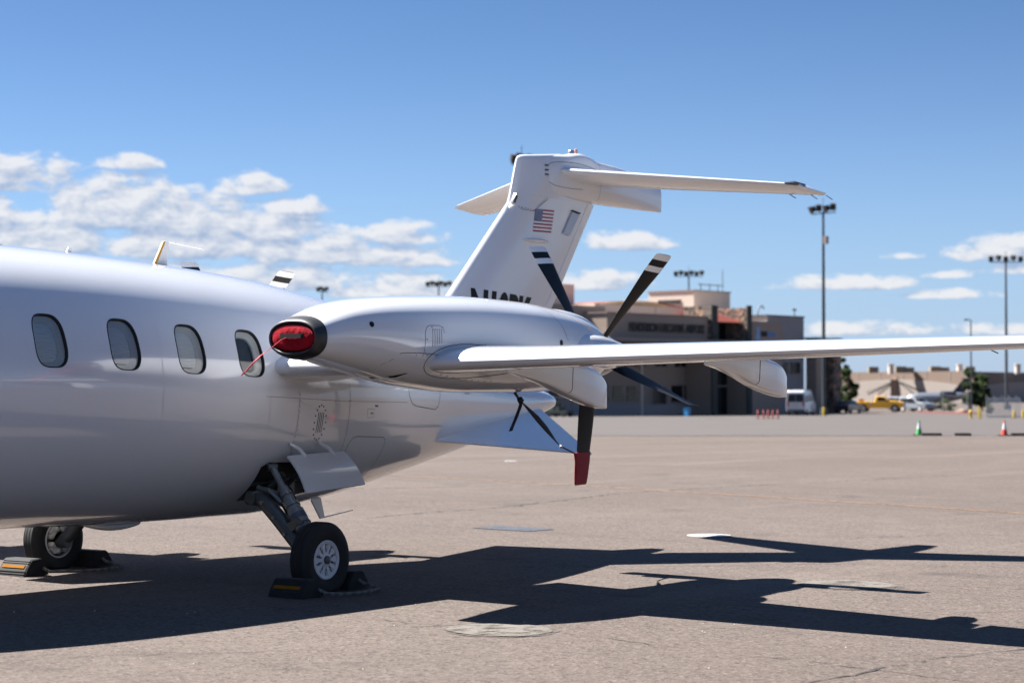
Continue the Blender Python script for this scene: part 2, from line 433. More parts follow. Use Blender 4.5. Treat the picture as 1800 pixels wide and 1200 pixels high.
crack([(-4.5, -2.6), (-4.17, -2.65), (-3.95, -2.68), (-3.52, -2.86), (-2.9, -3.4)], .009)
crack([(6.77, 3.58), (7.64, 3.757), (10.14, 3.83), (13.9, 4.6), (16.5, 4.62), (24, 3.6)], .035, .03)
crack([(5, 11.4), (7.35, 10.37), (11.78, 8.45), (16, 6.6)], .04, .03)
crack([(2.6, -1.2), (4.2, -2.6), (5.0, -3.15), (6.4, -5.5)], .012, .02)
crack([(3.7, -4.6), (4.0, -5.8), (3.6, -7.2)], .010, .02)
crack([(-3.9, -4.2), (-3.3, -4.9), (-2.9, -5.6), (-3.0, -6.4)], .008, .015)
crack([(1.2, -6.0), (1.9, -5.7), (2.6, -6.1), (3.4, -5.9), (4.4, -6.4)], .009, .015)
crack([(8.2, -1.9), (9.6, -2.6), (10.4, -4.2), (12.2, -5.6)], .02, .03)
crack([(9.0, 6.6), (10.2, 5.2), (12.5, 3.9)], .02, .03)
ribbon('taxi_line', [site(-40, 52), (16.85, 10.88), (13.91, -1.61), (10.6, -15.6)], .15, yel, step=1.0)
ribbon('painted_line', [site(15.3, 77.3), site(32, 77.3)], .35, whl, step=2)
ribbon('painted_line', [site(-.17, 44.8), site(.1, 44.8)], .9, whl, step=2)
def round_patch(c, r):
    def blob(rr, dz, jit, n=40):
        ph = random.random()*9
        return [(c[0]+rr*(1+jit*math.sin(3*t+ph)+jit*.7*math.sin(7*t+2*ph))*math.cos(t), c[1]+rr*(1+jit*math.sin(3*t+ph)+jit*.7*math.sin(7*t+2*ph))*math.sin(t), dz) for t in [2*math.pi*i/n for i in range(n)]]
    def onground(P): return [(x, y, gz(x, y)+z) for x, y, z in P]
    mesh('patch_rim', onground(blob(r*1.10, .004, .03)), [list(range(40))], conc2, ground, smooth=False)
    mesh('concrete_patch', onground(blob(r, .008, .015)), [list(range(40))], conc, ground, smooth=False)
round_patch((-1.115, -3.83), .335)
round_patch((3.24, -4.18), .38)
mesh('painted_dot', [(7.33+.235*math.cos(t), -.63+.235*math.sin(t), gz(7.33, -.63)+.006) for t in [2*math.pi*i/32 for i in range(32)]], [list(range(32))], dotm, ground, smooth=False)
mesh('steel_plate', [(x, y, gz(x, y)+.006) for x, y in ((6.43, 1.82), (6.95, 1.825), (6.965, 1.058), (6.452, 1.07))], [(0, 1, 2, 3)], platem, ground, smooth=False)
_pb = MB()
for i in range(90):
    r_, d_ = random.uniform(-4, 4), random.uniform(8.5, 17)
    x_, y_ = site(r_, d_); z_ = gz(x_, y_); s_ = random.choice([.004, .005, .006, .009])
    _pb.add([(x_+s_*math.cos(t), y_+s_*math.sin(t), z_+.001) for t in (0, 2.1, 4.2)]+[(x_, y_, z_+s_*1.2)], [(0, 1, 3), (1, 2, 3), (2, 0, 3)])
setp(_pb.build('loose_gravel', mat('gravel', (.30, .27, .24), .9), None, smooth=False), 'loose pebbles scattered over the apron', 'gravel', None, 'stuff')

# ------------------------------------------------------------------ airplane
plane = empty('airplane', (0, 0, 0), 'white twin pusher turboprop airplane with T tail parked on the apron', 'airplane')

FT = pchip([(-7.0, 1.16), (-6.85, 1.27), (-6.4, 1.47), (-5.7, 1.72), (-5.1, 1.90), (-4.6, 2.12), (-4.0, 2.36), (-3.3, 2.49), (-2.5, 2.522), (-1.84, 2.512),
            (-.73, 2.473), (.0, 2.434), (.54, 2.392), (1.02, 2.334), (1.6, 2.245), (2.3, 2.11), (3.0, 1.95), (3.9, 1.735), (4.6, 1.57), (5.1, 1.475), (5.26, 1.43)])
FB = pchip([(-7.0, 1.10), (-6.85, 1.0), (-6.4, .86), (-5.7, .72), (-5.1, .63), (-4.6, .58), (-4.0, .545), (-3.3, .525), (-2.5, .512), (-1.84, .506),
            (-.73, .482), (.0, .482), (.54, .483), (1.02, .52), (1.6, .588), (2.3, .705), (3.0, .83), (3.9, 1.0), (4.6, 1.15), (5.1, 1.272), (5.26, 1.315)])
FW = pchip([(-7.0, .03), (-6.85, .15), (-6.4, .34), (-5.7, .56), (-5.1, .70), (-4.6, .80), (-4.0, .90), (-3.3, .965), (-2.5, .985), (-1.84, .985),
            (-.73, .985), (.0, .975), (.54, .95), (1.02, .905), (1.6, .83), (2.3, .70), (3.0, .555), (3.9, .36), (4.6, .22), (5.1, .115), (5.26, .06)])
def hull(x, a):
    """point at station x, angle a from the port horizontal upward (port = -Y)"""
    t, b, w = FT(x), FB(x), FW(x); zc, h = (t+b)/2, (t-b)/2
    return Vector((x, -w*sgnpow(math.cos(a), .97), zc+h*sgnpow(math.sin(a), .97)))
def hull_n(x, a, e=1e-3):
    du = hull(x+e, a)-hull(x-e, a); dv = hull(x, a+e)-hull(x, a-e)
    n = du.cross(dv).normalized()
    c = Vector((x, 0, (FT(x)+FB(x))/2))
    return n if n.dot(hull(x, a)-c) > 0 else -n
def hull_a(x, z):
    """port angle at height z"""
    t, b = FT(x), FB(x); zc, h = (t+b)/2, (t-b)/2
    q = max(-1, min(1, (z-zc)/h)); return math.asin(sgnpow(q, 1/.97))

WIN_X = [-3.55, -2.89, -2.235, -1.548, -.885, -.238]
WIN_A = .302; WIN_HW = .140; WIN_HA = .184          # angle of the centre, half width, half arc
def win_outline(x0, k=1.0, n=44, s=-1, off=0.0, grow=0.0):
    """rounded window outline on the hull; grow widens it in metres; s = -1 port"""
    out = []
    for i in range(n):
        t = 2*math.pi*i/n
        u = sgnpow(math.cos(t), .62)*(WIN_HW*k+grow); v = sgnpow(math.sin(t), .62)*(WIN_HA*k+grow)
        u *= 1-.10*v/WIN_HA*.5
        p = hull(x0+u, WIN_A+v/.99); q = p+hull_n(x0+u, WIN_A+v/.99)*off
        out.append(Vector((q.x, q.y*(-s), q.z)))
    return out

def build_fuselage():
    # stations
    xs = []; x = -7.0
    while x < 5.2601:
        xs.append(min(x, 5.26)); x += .02 if (x < -6.6 or x > 5.0) else .06
    if xs[-1] < 5.2599: xs.append(5.26)
    n = 112
    mb = MB().loft([[hull(x, 2*math.pi*k/n) for k in range(n)] for x in xs])
    me = bpy.data.meshes.new('fuselage'); me.from_pydata([tuple(v) for v in mb.v], [], mb.f)
    bm = bmesh.new(); bm.from_mesh(me); fixn(bm); bm.to_mesh(me); bm.free()
    for m in (white, baym): me.materials.append(m)
    ho = bpy.data.objects.new('hull_tmp', me); COL.objects.link(ho)
    cb = MB()
    for s in (-1, 1):
        for x0 in WIN_X:
            cb.loft([win_outline(x0, s=s, off=.08), win_outline(x0, s=s, off=0.0), win_outline(x0, s=s, off=-.075)], mi=1)
        # main wheel bay, an opening low on the flank
        pr = [(.06, .44), (.86, .44), (.86, .78), (.70, .925), (.10, .935), (.03, .90)]
        a = [(px, s*1.3, pz) for px, pz in pr]; b = [(px, s*.54, pz) for px, pz in pr]
        cb.loft([a, b], mi=1)
    cme = bpy.data.meshes.new('cut_tmp'); cme.from_pydata([tuple(v) for v in cb.v], [], cb.f)
    bm = bmesh.new(); bm.from_mesh(cme); fixn(bm); bm.to_mesh(cme); bm.free()
    for m in (white, baym): cme.materials.append(m)
    cme.polygons.foreach_set('material_index', [1]*len(cme.polygons))
    co = bpy.data.objects.new('cut_tmp', cme); COL.objects.link(co)
    md = ho.modifiers.new('b', 'BOOLEAN'); md.object = co; md.operation = 'DIFFERENCE'; md.solver = 'EXACT'
    dg = bpy.context.evaluated_depsgraph_get()
    res = bpy.data.meshes.new_from_object(ho.evaluated_get(dg))
    bpy.data.objects.remove(ho); bpy.data.objects.remove(co)
    res.name = 'fuselage'
    # analytic normals on the skin keep the reflections clean
    for p in res.polygons: p.use_smooth = p.material_index == 0
    nor = [(0, 0, 0)]*len(res.loops)
    cache = {}
    for p in res.polygons:
        if p.material_index: 
            for li in p.loop_indices: nor[li] = tuple(p.normal)
            continue
        if p.center.x > 5.255: continue
        for li in p.loop_indices:
            vi = res.loops[li].vertex_index
            if vi not in cache:
                c = res.vertices[vi].co
                x = max(-6.99, min(5.255, c.x))
                t, b, w = FT(x), FB(x), FW(x); zc, h = (t+b)/2, (t-b)/2
                a = math.atan2(sgnpow((c.z-zc)/h, 1/.97), sgnpow(-c.y/w, 1/.97))
                cache[vi] = tuple(hull_n(x, a))
            nor[li] = cache[vi]
    res.normals_split_custom_set(nor)
    o = bpy.data.objects.new('fuselage', res); COL.objects.link(o); o.parent = plane
    return o
fuselage = build_fuselage()

shadem = mat('pleated_shade', (.72, .72, .70), .8, var=.05)
linerm = mat('window_liner', (.70, .67, .62), .6, var=.05)
def build_window(x0, s, shade=True):
    mb = MB()
    prof = [(.006, .000), (.004, .004), (-.012, .004), (-.012, -.012), (-.058, -.016)]   # (grow, off): black seal, lip then reveal
    mb.loft([win_outline(x0, s=s, grow=g, off=o) for g, o in [(.004, -.003), (.0035, .0018), (-.001, .0026), (-.004, .001), (-.006, -.026)]], cap=False)
    f = mb.build('window', rubber, plane, angle=60)
    mb = MB(); pr = win_outline(x0, s=s, grow=-.006, off=-.0035)
    mb.add(pr, [list(range(len(pr)))])
    # pane as a fan of rings so that it follows the hull
    mb = MB(); rings = [win_outline(x0, k=kk, s=s, grow=-.006*kk, off=-.017) for kk in (1.0, .75, .5, .25, .02)]
    mb.loft(rings, cap=False); mb.f.append(list(range(len(mb.v)-44, len(mb.v)))); mb.mi.append(0)
    mb.build('pane', glass, f, angle=None)
    mb = MB()
    mb.loft([win_outline(x0, s=s, grow=g, off=o) for g, o in [(-.006, -.022), (-.014, -.028), (-.020, -.042), (-.036, -.047), (-.042, -.060), (-.040, -.072)]], cap=False)
    mb.build('liner', linerm, f, angle=60)
    if shade:
        mb = MB(); rows = 19; g = []
        bot = -.98 if shade is True else shade
        for i in range(rows*2+1):
            v = lerp(WIN_HA*.9, WIN_HA*bot, i/(rows*2))
            off = -.062+(.005 if i % 2 else 0)
            row = []
            for j in range(7):
                u = lerp(-WIN_HW*.95, WIN_HW*.95, j/6)
                p = hull(x0+u, WIN_A+v)+hull_n(x0+u, WIN_A+v)*off
                row.append(Vector((p.x, p.y*(-s), p.z)))
            g.append(row)
        mb.loft(g, cap=False, closed=False)
        mb.build('shade', shadem, f, smooth=False)
    return f
for s in (-1, 1):
    for i, x0 in enumerate(WIN_X):
        build_window(x0, s, shade=(False if i == 5 else (-.72 if i in (3, 4) else True)))

# ---- windscreen band and nose details (out of frame, in front)
def hull_patch(name, pts, m, off=.003, parent=None, s=-1):
    vs = []
    for x, z in pts:
        a = hull_a(x, z); p = hull(x, a)+hull_n(x, a)*off; vs.append((p.x, p.y*(-s), p.z))
    return mesh(name, vs, [list(range(len(vs)))], m, parent or plane, smooth=False)
darkglass = mat('dark_windscreen', (.015, .018, .022), .05, coat=1, var=.1)
for s in (-1, 1):
    mb = MB(); g = []
    for i in range(7):
        x = lerp(-4.85, -4.15, i/6); row = []
        for j in range(7):
            a = lerp(R(38)-.15*(i/6), R(86), j/6); p = hull(x+.25*(1-j/6), a)+hull_n(x+.25*(1-j/6), a)*.004
            row.append(Vector((p.x, p.y*(-s), p.z)))
        g.append(row)
    mb.loft(g, cap=False, closed=False).build('windscreen', darkglass, plane, angle=None)

# ---- panel seams, screws and hatches on the port flank
def hull_line(name, pts, w=.0045, m=None, parent=None, off=.0012, step=.04, s=-1):
    """thin dark gap line given as (x, z) on the flank"""
    P = []
    for (a, b) in zip(pts[:-1], pts[1:]):
        k = max(1, int(math.dist(a, b)/step))
        P += [(lerp(a[0], b[0], i/k), lerp(a[1], b[1], i/k)) for i in range(k)]
    P.append(pts[-1]); vs = []; fs = []
    Q = []
    for x, z in P:
        a = hull_a(x, z); n = hull_n(x, a); Q.append((hull(x, a)+n*off, n))
    for i, (p, n) in enumerate(Q):
        t = (Q[min(i+1, len(Q)-1)][0]-Q[max(i-1, 0)][0]).normalized(); b = n.cross(t)
        for k in (-1, 1):
            q = p+b*k*w*.5; vs.append((q.x, q.y*(-s), q.z))
    for i in range(len(Q)-1): fs.append((2*i, 2*i+1, 2*i+3, 2*i+2))
    return mesh(name, vs, fs, m or seam, parent or fuselage, smooth=False, recalc=False)
def hull_dots(name, pts, r=.006, m=None, parent=None):
    mb = MB()
    for x, z in pts:
        a = hull_a(x, z); n = hull_n(x, a); mb.disc(hull(x, a), n, r, 8, .0016)
    return setp(mb.build(name, m or screw, parent or fuselage, smooth=False), kind='stuff')
faint = mat('faint_seam', (.50, .50, .52), .5, var=.03)
for X0, z0, z1 in ((-1.20, .75, 2.1), (-.05, 1.0, 1.55), (.30, .98, 1.50)): hull_line('skin_seam', [(X0, z0), (X0, z1)], .004, faint)
hull_line('skin_seam', [(.98, 1.55), (.98, .98), (1.04, .80)], .003, seam)
hull_line('skin_seam', [(.30, 1.50), (.30, 1.05), (.34, .96)], .003, seam)
hull_line('skin_seam', [(-.1, 1.44), (.9, 1.40), (1.9, 1.385)], .003, seam)
hull_line('hatch_line', [(1.02, .86), (1.06, 1.06), (1.10, 1.105), (1.16, 1.115), (1.58, 1.10), (1.62, 1.08), (1.64, 1.03), (1.63, .86), (1.60, .74)], .006, seam)
hull_line('hatch_line', [(1.93, 1.54), (1.94, 1.44), (2.0, 1.37), (2.08, 1.352), (2.44, 1.32), (2.50, 1.35), (2.53, 1.44), (2.54, 1.54)], .007, seam)
hull_line('tail_seam', [(3.95, 1.47), (4.7, 1.425)], .003, screw)
hull_dots('seam_screw', [(3.75+.07*i, 1.425-.004*i) for i in range(15)], .004)
hull_line('tail_seam', [(4.86, 1.50), (4.86, 1.30)], .004, screw)
# oval louvre panel
hull_dots('vent_screw', [(.586+.075*math.cos(t), 1.235+.135*math.sin(t)) for t in [2*math.pi*i/16 for i in range(16)]], .0075, seam)
for i in range(4): hull_line('vent_slot', [(.553+.022*i, 1.155), (.553+.022*i, 1.315)], .008, seam)
hull_line('placard', [(1.25, 1.335), (1.35, 1.335), (1.35, 1.265), (1.25, 1.265), (1.25, 1.335)], .003, seam)
hull_line('placard_text', [(1.36, 1.36), (1.41, 1.358)], .016, seam); hull_line('placard_text', [(1.30, 1.30), (1.335, 1.30)], .012, seam)
hull_dots('seam_screw', [(.31, 1.0+.045*i) for i in range(11)]+[(.99, 1.0+.045*i) for i in range(11)], .0035)
hull_patch('tail_placard', [(3.05, 1.50), (3.16, 1.50), (3.16, 1.45), (3.05, 1.45)], mat('placard_grey', (.32, .34, .36), .5))

# ---- lofted bodies (nacelles, fairings)
def body(stations, n=48, p=2.2, yc=0.0):
    """stations: (x, top, bottom, half width) smoothed along x -> rings"""
    T = pchip([(a[0], a[1]) for a in stations]); B = pchip([(a[0], a[2]) for a in stations]); W = pchip([(a[0], a[3]) for a in stations])
    def pt(x, a, off=0.0):
        t, b, w = T(x), B(x), W(x); zc, h = (t+b)/2, (t-b)/2
        return Vector((x, yc-w*sgnpow(math.cos(a), 2/p), zc+h*sgnpow(math.sin(a), 2/p)))
    return pt
def pt_n(pt, x, a, c):
    e = 1e-3; n = (pt(x+e, a)-pt(x-e, a)).cross(pt(x, a+e)-pt(x, a-e)).normalized()
    return n if n.dot(pt(x, a)-Vector((x, c[0], c[1]))) > 0 else -n

NY = 2.037; NZ = 1.788; PX = 2.789
NAC = [(-.985, 1.978, 1.706, .228), (-.84, 2.036, 1.688, .268), (-.66, 2.093, 1.660, .312), (-.38, 2.140, 1.610, .365), (.15, 2.178, 1.520, .412), (.85, 2.200, 1.470, .430),
       (1.5, 2.188, 1.465, .425), (2.0, 2.150, 1.478, .395), (2.35, 2.10, 1.51, .345), (2.56, 2.045, 1.555, .30), (2.66, 2.005, 1.59, .265)]
def build_nacelle(s):
    yc = s*NY
    pt = body(NAC, p=2.35, yc=yc); n = 72
    xs = [-.985+i*(3.645/90) for i in range(91)]
    nac = MB().loft([[pt(x, 2*math.pi*k/n) for k in range(n)] for x in xs]).build('nacelle', white, plane, angle=45)
    # de-ice boot round the intake
    def oval(x, hw, hh, zc, p=2.3): return [Vector((x, yc-hw*sgnpow(math.cos(t), 2/p), zc+hh*sgnpow(math.sin(t), 2/p))) for t in [2*math.pi*k/56 for k in range(56)]]
    zc = 1.845
    prof = [(-.952, .2425, .1530), (-.970, .2380, .1465), (-.985, .2350, .1425), (-1.005, .229, .136), (-1.03, .219, .125), (-1.043, .208, .112), (-1.035, .199, .100), (-1.00, .193, .092), (-.94, .190, .088)]
    MB().loft([oval(x, w, h, zc+(.004 if x > -.96 else 0.0)) for x, w, h in prof], cap=False).build('intake_lip', boot, nac, angle=None)
    oc = -.16
    MB().loft([oval(-.990, .222, .132, zc), oval(-.984, .222, .132, zc)]).build('intake_wall', baym, nac)
    # outboard / inboard exhaust fairings
    for k in (-1, 1):
        yo = yc+k*.335
        st = [(1.72, .02, .02), (1.80, .06, .055), (1.95, .10, .10), (2.15, .125, .135), (2.40, .125, .135), (2.60, .11, .115), (2.70, .10, .10)]
        W = pchip([(a[0], a[1]) for a in st]); H = pchip([(a[0], a[2]) for a in st])
        rings = []
        for i in range(26):
            x = lerp(1.72, 2.70, i/25); yy = yo-k*.10*max(0, (2.15-x)/.43)**1.5
            z0 = 1.80-.02*max(0, x-2.3)/.3
            rings.append([Vector((x, yy+W(x)*math.cos(2*math.pi*j/28), z0+H(x)*math.sin(2*math.pi*j/28))) for j in range(28)])
        e = MB().loft(rings).build('exhaust_fairing', white, nac, angle=50)
        MB().lathe([(0, .085), (.10, .082), (.10, .072), (.0, .07)], (2.68, yo, 1.776), (1, .0, 0), 24).build('exhaust_pipe', alu, nac)
    # top spine over the gearbox
    sp = body([(1.95, 2.148, 2.10, .02), (2.2, 2.150, 2.0, .10), (2.5, 2.118, 1.95, .13), (2.72, 2.045, 1.9, .12), (2.84, 1.98, 1.88, .09)], p=2, yc=yc)
    MB().loft([[sp(lerp(1.95, 2.84, i/20), 2*math.pi*j/28) for j in range(28)] for i in range(21)]).build('spine_fairing', white, nac, angle=60)
    if s < 0:
        cz = (yc, 1.83)
        def nline(name, pts, w=.005, m=seam, off=.0015):
            Q = []
            for (a, b) in zip(pts[:-1], pts[1:]):
                kk = max(1, int(math.dist(a, b)/.04))
                Q += [(lerp(a[0], b[0], i/kk), lerp(a[1], b[1], i/kk)) for i in range(kk)]
            Q.append(pts[-1]); P = []
            for x, z in Q:
                t, b = pt(x, math.pi/2).z, pt(x, -math.pi/2).z
                a = math.asin(sgnpow(max(-1, min(1, (z-(t+b)/2)/((t-b)/2))), 2.35/2)); nn = pt_n(pt, x, a, cz); P.append((pt(x, a)+nn*off, nn))
            vs = []; fs = []
            for i, (p, nn) in enumerate(P):
                t = (P[min(i+1, len(P)-1)][0]-P[max(i-1, 0)][0]).normalized(); bb = nn.cross(t)
                vs += [p+bb*w*.5, p-bb*w*.5]
            for i in range(len(P)-1): fs.append((2*i, 2*i+1, 2*i+3, 2*i+2))
            mesh(name, vs, fs, m, nac, smooth=False, recalc=False)
        def ndots(name, pts, r=.006, m=screw):
            mb = MB()
            for x, z in pts:
                t, b = pt(x, math.pi/2).z, pt(x, -math.pi/2).z
                a = math.asin(sgnpow(max(-1, min(1, (z-(t+b)/2)/((t-b)/2))), 2.35/2)); mb.disc(pt(x, a), pt_n(pt, x, a, cz), r, 12, .0018)
            setp(mb.build(name, m, nac, smooth=False), kind='stuff' if len(pts) > 1 else None)
        ndots('drain_hole', [(-.57, 1.945)], .021, black); ndots('drain_hole', [(1.70, 1.858)], .024, black)
        nline('vent_panel', [(-.05, 1.72), (-.05, 1.90), (-.03, 1.935), (.0, 1.95), (.12, 1.952), (.155, 1.935), (.165, 1.90)], .004)
        for i in range(5): nline('vent_slot', [(.03+.025*i, 1.80+.006*i), (.03+.025*i, 1.915)], .0045)
        ndots('panel_screw', [(.035+.025*i, 1.922) for i in range(5)]+[(-.03, 1.75), (-.03, 1.85), (.15, 1.94), (.03, 1.94)], .005)
        nline('cowl_seam', [(-.42, 1.635), (-.33, 1.70), (-.27, 1.75), (-.1, 1.752), (.1, 1.742), (.28, 1.728)], .005)
        ndots('panel_screw', [(-.12+.11*i, 1.735) for i in range(4)]+[(.2+.09*i, 1.765+.012*i) for i in range(6)], .005)
        ndots('panel_screw', [(.25+.08*i, 1.60-.012*i+.0008*i*i) for i in range(9)], .006)
        nline('cowl_seam', [(1.66, 2.12), (1.76, 2.0), (1.80, 1.88)], .004); ndots('panel_screw', [(1.72+.02*i, 2.06-.035*i) for i in range(6)], .004)
        # flush cooling inlet low on the side
        def on(x, z, o):
            t, b = pt(x, math.pi/2).z, pt(x, -math.pi/2).z
            a = math.asin(sgnpow(max(-1, min(1, (z-(t+b)/2)/((t-b)/2))), 2.35/2)); return pt(x, a)+pt_n(pt, x, a, cz)*o
        U = [(-.34, 1.560), (-.28, 1.567), (-.22, 1.576), (-.16, 1.590), (-.11, 1.606), (-.085, 1.612)]; Lw = [(-.34, 1.556), (-.28, 1.553), (-.22, 1.551), (-.16, 1.556), (-.11, 1.578), (-.085, 1.606)]
        vs = [on(x, z, .004) for x, z in U]+[on(x, z, .004) for x, z in Lw]
        MB().add(vs, [(i, i+1, i+7, i+6) for i in range(5)]).build('scoop', black, nac, smooth=False)
        MB().tube([on(x, z-.004, .002) for x, z in Lw], [.004, .010, .013, .012, .008, .003], 8).build('scoop_lip', white, nac)
    return nac
for s in (-1, 1): build_nacelle(s)

def build_prop(s, ph):
    yc = s*NY
    prof = [(2.62, .20), (2.70, .205), (2.80, .20), (2.92, .18), (3.04, .145), (3.14, .10), (3.21, .05), (3.235, .001)]
    sp = MB().lathe([(a-PX, r) for a, r in prof], (PX, yc, NZ), (1, 0, 0), 36).build('propeller', mat('spinner_grey', (.45, .45, .46), .3, metal=.6), plane)
    ch = pchip([(.16, .10), (.30, .16), (.50, .20), (.70, .215), (.90, .222), (1.05, .222), (1.08, .212)])
    th = pchip([(.16, .045), (.30, .035), (.60, .022), (1.08, .008)])
    rs = [.16, .22, .30, .40, .52, .64, .76, .895, .90, .955, .96, 1.015, 1.02, 1.05, 1.07, 1.08]
    for k in range(5):
        a = ph-2*math.pi/5*k
        rad = Vector((0, math.sin(a)*1.0, math.cos(a))); tan = Vector((0, math.cos(a), -math.sin(a)))
        rings = []
        for r in rs:
            c, t = ch(r), th(r)
            if r > 1.055: c *= .97 if r < 1.075 else .86
            tw = R(lerp(20, -6, min(1, (r-.16)/.74))) * (1 if s < 0 else 1)
            cx = Vector((math.cos(tw), 0, 0))+tan*math.sin(tw); cn = tan*math.cos(tw)-Vector((math.sin(tw), 0, 0))
            base = Vector((PX, yc, NZ))+rad*r
            ring = []
            for j in range(20):
                q = 2*math.pi*j/20; ring.append(base+cx*(c*.5*math.cos(q))+cn*(t*.5*math.sin(q)*(1+.5*math.cos(q))))
            rings.append(ring)
        mb = MB()
        for i in range(len(rs)-1):
            mid = (rs[i]+rs[i+1])/2
            w = mid > 1.0175 or .8975 < mid < .9575
            k0 = len(mb.f); mb.loft([rings[i], rings[i+1]], cap=False, mi=0)
            if w:
                for j in range(10, 20): mb.mi[k0+j] = 1        # bands on one face only
        mb.f.append([len(mb.v)-20+j for j in range(20)]); mb.mi.append(0)
        mb.f.append(list(range(20))); mb.mi.append(0)
        me = mb.build('blade', [black, whitep], sp, angle=50)
        bm = bmesh.new(); bm.from_mesh(me.data); bmesh.ops.remove_doubles(bm, verts=bm.verts, dist=1e-5); fixn(bm); bm.to_mesh(me.data); bm.free()
        me.data.set_sharp_from_angle(angle=R(50))
    return sp
build_prop(-1, .534); build_prop(1, .520)

# ---- lifting surfaces
def foil(le, te, t, n=18, x0=0.0, x1=1.0, up=Vector((0, 0, 1)), camber=.015):
    """closed section ring between two points, from x0 to x1 of the chord, thickness ratio t"""
    le, te = Vector(le), Vector(te); c = (te-le).length
    xs = [x0+(x1-x0)*(1-math.cos(math.pi*i/n))/2 for i in range(n+1)] if x0 == 0 else [lerp(x0, x1, i/n) for i in range(n+1)]
    def yt(x): return 5*t*(.2969*math.sqrt(x)-.126*x-.3516*x*x+.2843*x**3-.1015*x**4)
    def yc(x): return camber*4*x*(1-x)
    ax = (te-le)
    u = [le+ax*x+up*(yc(x)+yt(x))*c for x in xs]; l = [le+ax*x+up*(yc(x)-yt(x))*c for x in xs]
    if x0 > 0:                                   # control surface: rounded nose
        m0 = (u[0]+l[0])/2; h = (u[0]-l[0])*.5; f = -ax.normalized()*h.length*.7
        nose = [m0+h*.6+f*.8, m0+f, m0-h*.6+f*.8]
        u[0] = m0+h*.96; l[0] = m0-h*.96
        return u[::-1]+nose+l
    return u[::-1]+l[1:]
def le_x(y): return .05+(abs(y)-2.46)*.021
def chord(y): return 1.80-1.18*abs(y)/7.0
def wz(y): return 1.685+(abs(y)-2.4)*.0195
def build_wing(s):
    up = Vector((0, -.0195*s*-1*0, 1))
    def sec(y, x0, x1, drop=0.0, n=18):
        a = abs(y); le = Vector((le_x(a), s*a, wz(a))); te = le+Vector((chord(a), 0, .018*chord(a)-drop))
        return foil(le, te, .145 if a < 3 else .13, n=n, x0=x0, x1=x1)
    mb = MB(); rings = []
    tip = [(6.90, 1.0), (6.95, .93), (6.985, .75), (7.0, .45)]
    ys = [.55, 1.2, 1.8, 2.4, 2.48, 3, 3.6, 4.2, 4.6, 5.2, 5.8, 6.4, 6.78]
    for y in ys: rings.append(sec(y, 0, .735))
    w = mb.loft(rings).build('wing', white, plane, angle=40)
    rings = []
    for y in (6.78, 6.86): rings.append(sec(y, 0, 1.0))
    for y, k in tip[1:]:
        r = sec(y, 0, 1.0); c = sum(r, Vector())/len(r); rings.append([c+(p-c)*Vector((1, 1, 1)).x*k if False else Vector((c.x+(p.x-c.x)*(.6+.4*k), p.y, c.z+(p.z-c.z)*k)) for p in r])
    MB().loft(rings).build('wing_tip', white, w, angle=40)
    for nm, a, b, drop in (('inboard_flap', .95, 1.60, .0), ('flap', 2.50, 4.62, .035), ('aileron', 4.66, 6.76, .0)):
        MB().loft([sec(lerp(a, b, i/6), .748, 1.0, drop, n=8) for i in range(7)]).build(nm, white, w, angle=40)
    # flap track fairings
    for yf, zoff, st in ((2.82, 0.0, [(.42, 1.665, 1.615, .010), (.60, 1.68, 1.585, .040), (.90, 1.69, 1.525, .062), (1.20, 1.69, 1.445, .072), (1.46, 1.665, 1.380, .072), (1.60, 1.625, 1.352, .056), (1.72, 1.565, 1.343, .028), (1.765, 1.535, 1.344, .012)]),
                         (4.50, 0.0, [(.34, 1.695, 1.655, .010), (.50, 1.71, 1.635, .035), (.75, 1.72, 1.585, .055), (1.00, 1.72, 1.515, .062), (1.25, 1.69, 1.462, .062), (1.38, 1.66, 1.442, .048), (1.48, 1.615, 1.434, .024), (1.52, 1.59, 1.435, .011)])):
        pt = body(st, p=7.0, yc=s*yf); x0, x1 = st[0][0], st[-1][0]
        fr = MB().loft([[pt(lerp(x0, x1, i/30), 2*math.pi*j/32) for j in range(32)] for i in range(31)]).build('flap_track_fairing', white2, w, angle=50)
        mbl = MB(); xm = lerp(x0, x1, .58); vs = []
        for i in range(9):
            a = lerp(-1.2, .9, i/8); q = pt(xm+.03*math.sin(a*1.5+.5)-.03, a) + Vector((0, -.0015*(-s) if s > 0 else -.0015, 0)); vs.append(q)
        if s < 0: mbl.tube(vs, .0022, 5).build('fairing_seam', seam, w)
    # pitot-like static wick under the outer wing
    MB().tube([(le_x(6.3)+chord(6.3)-.02, s*6.3, wz(6.3)-.01), (le_x(6.3)+chord(6.3)+.14, s*6.3, wz(6.3)-.035)], .004, 6).build('static_wick', black, w)
    # leading edge boot seam
    MB().tube([foil((le_x(y), s*y, wz(y)), (le_x(y)+chord(y), s*y, wz(y)), .13)[14]+Vector((0, 0, .001)) for y in (2.6, 3.5, 4.4)], .0018, 5).build('boot_seam', screw, w)
    # root fillet on the nacelle
    if s < 0:
        for dy in (.0,):
            ring = foil((le_x(2.47)-.03, s*2.475, wz(2.47)), (le_x(2.47)+chord(2.47), s*2.475, wz(2.47)-.015), .165)
    return w
for s in (-1, 1): build_wing(s)

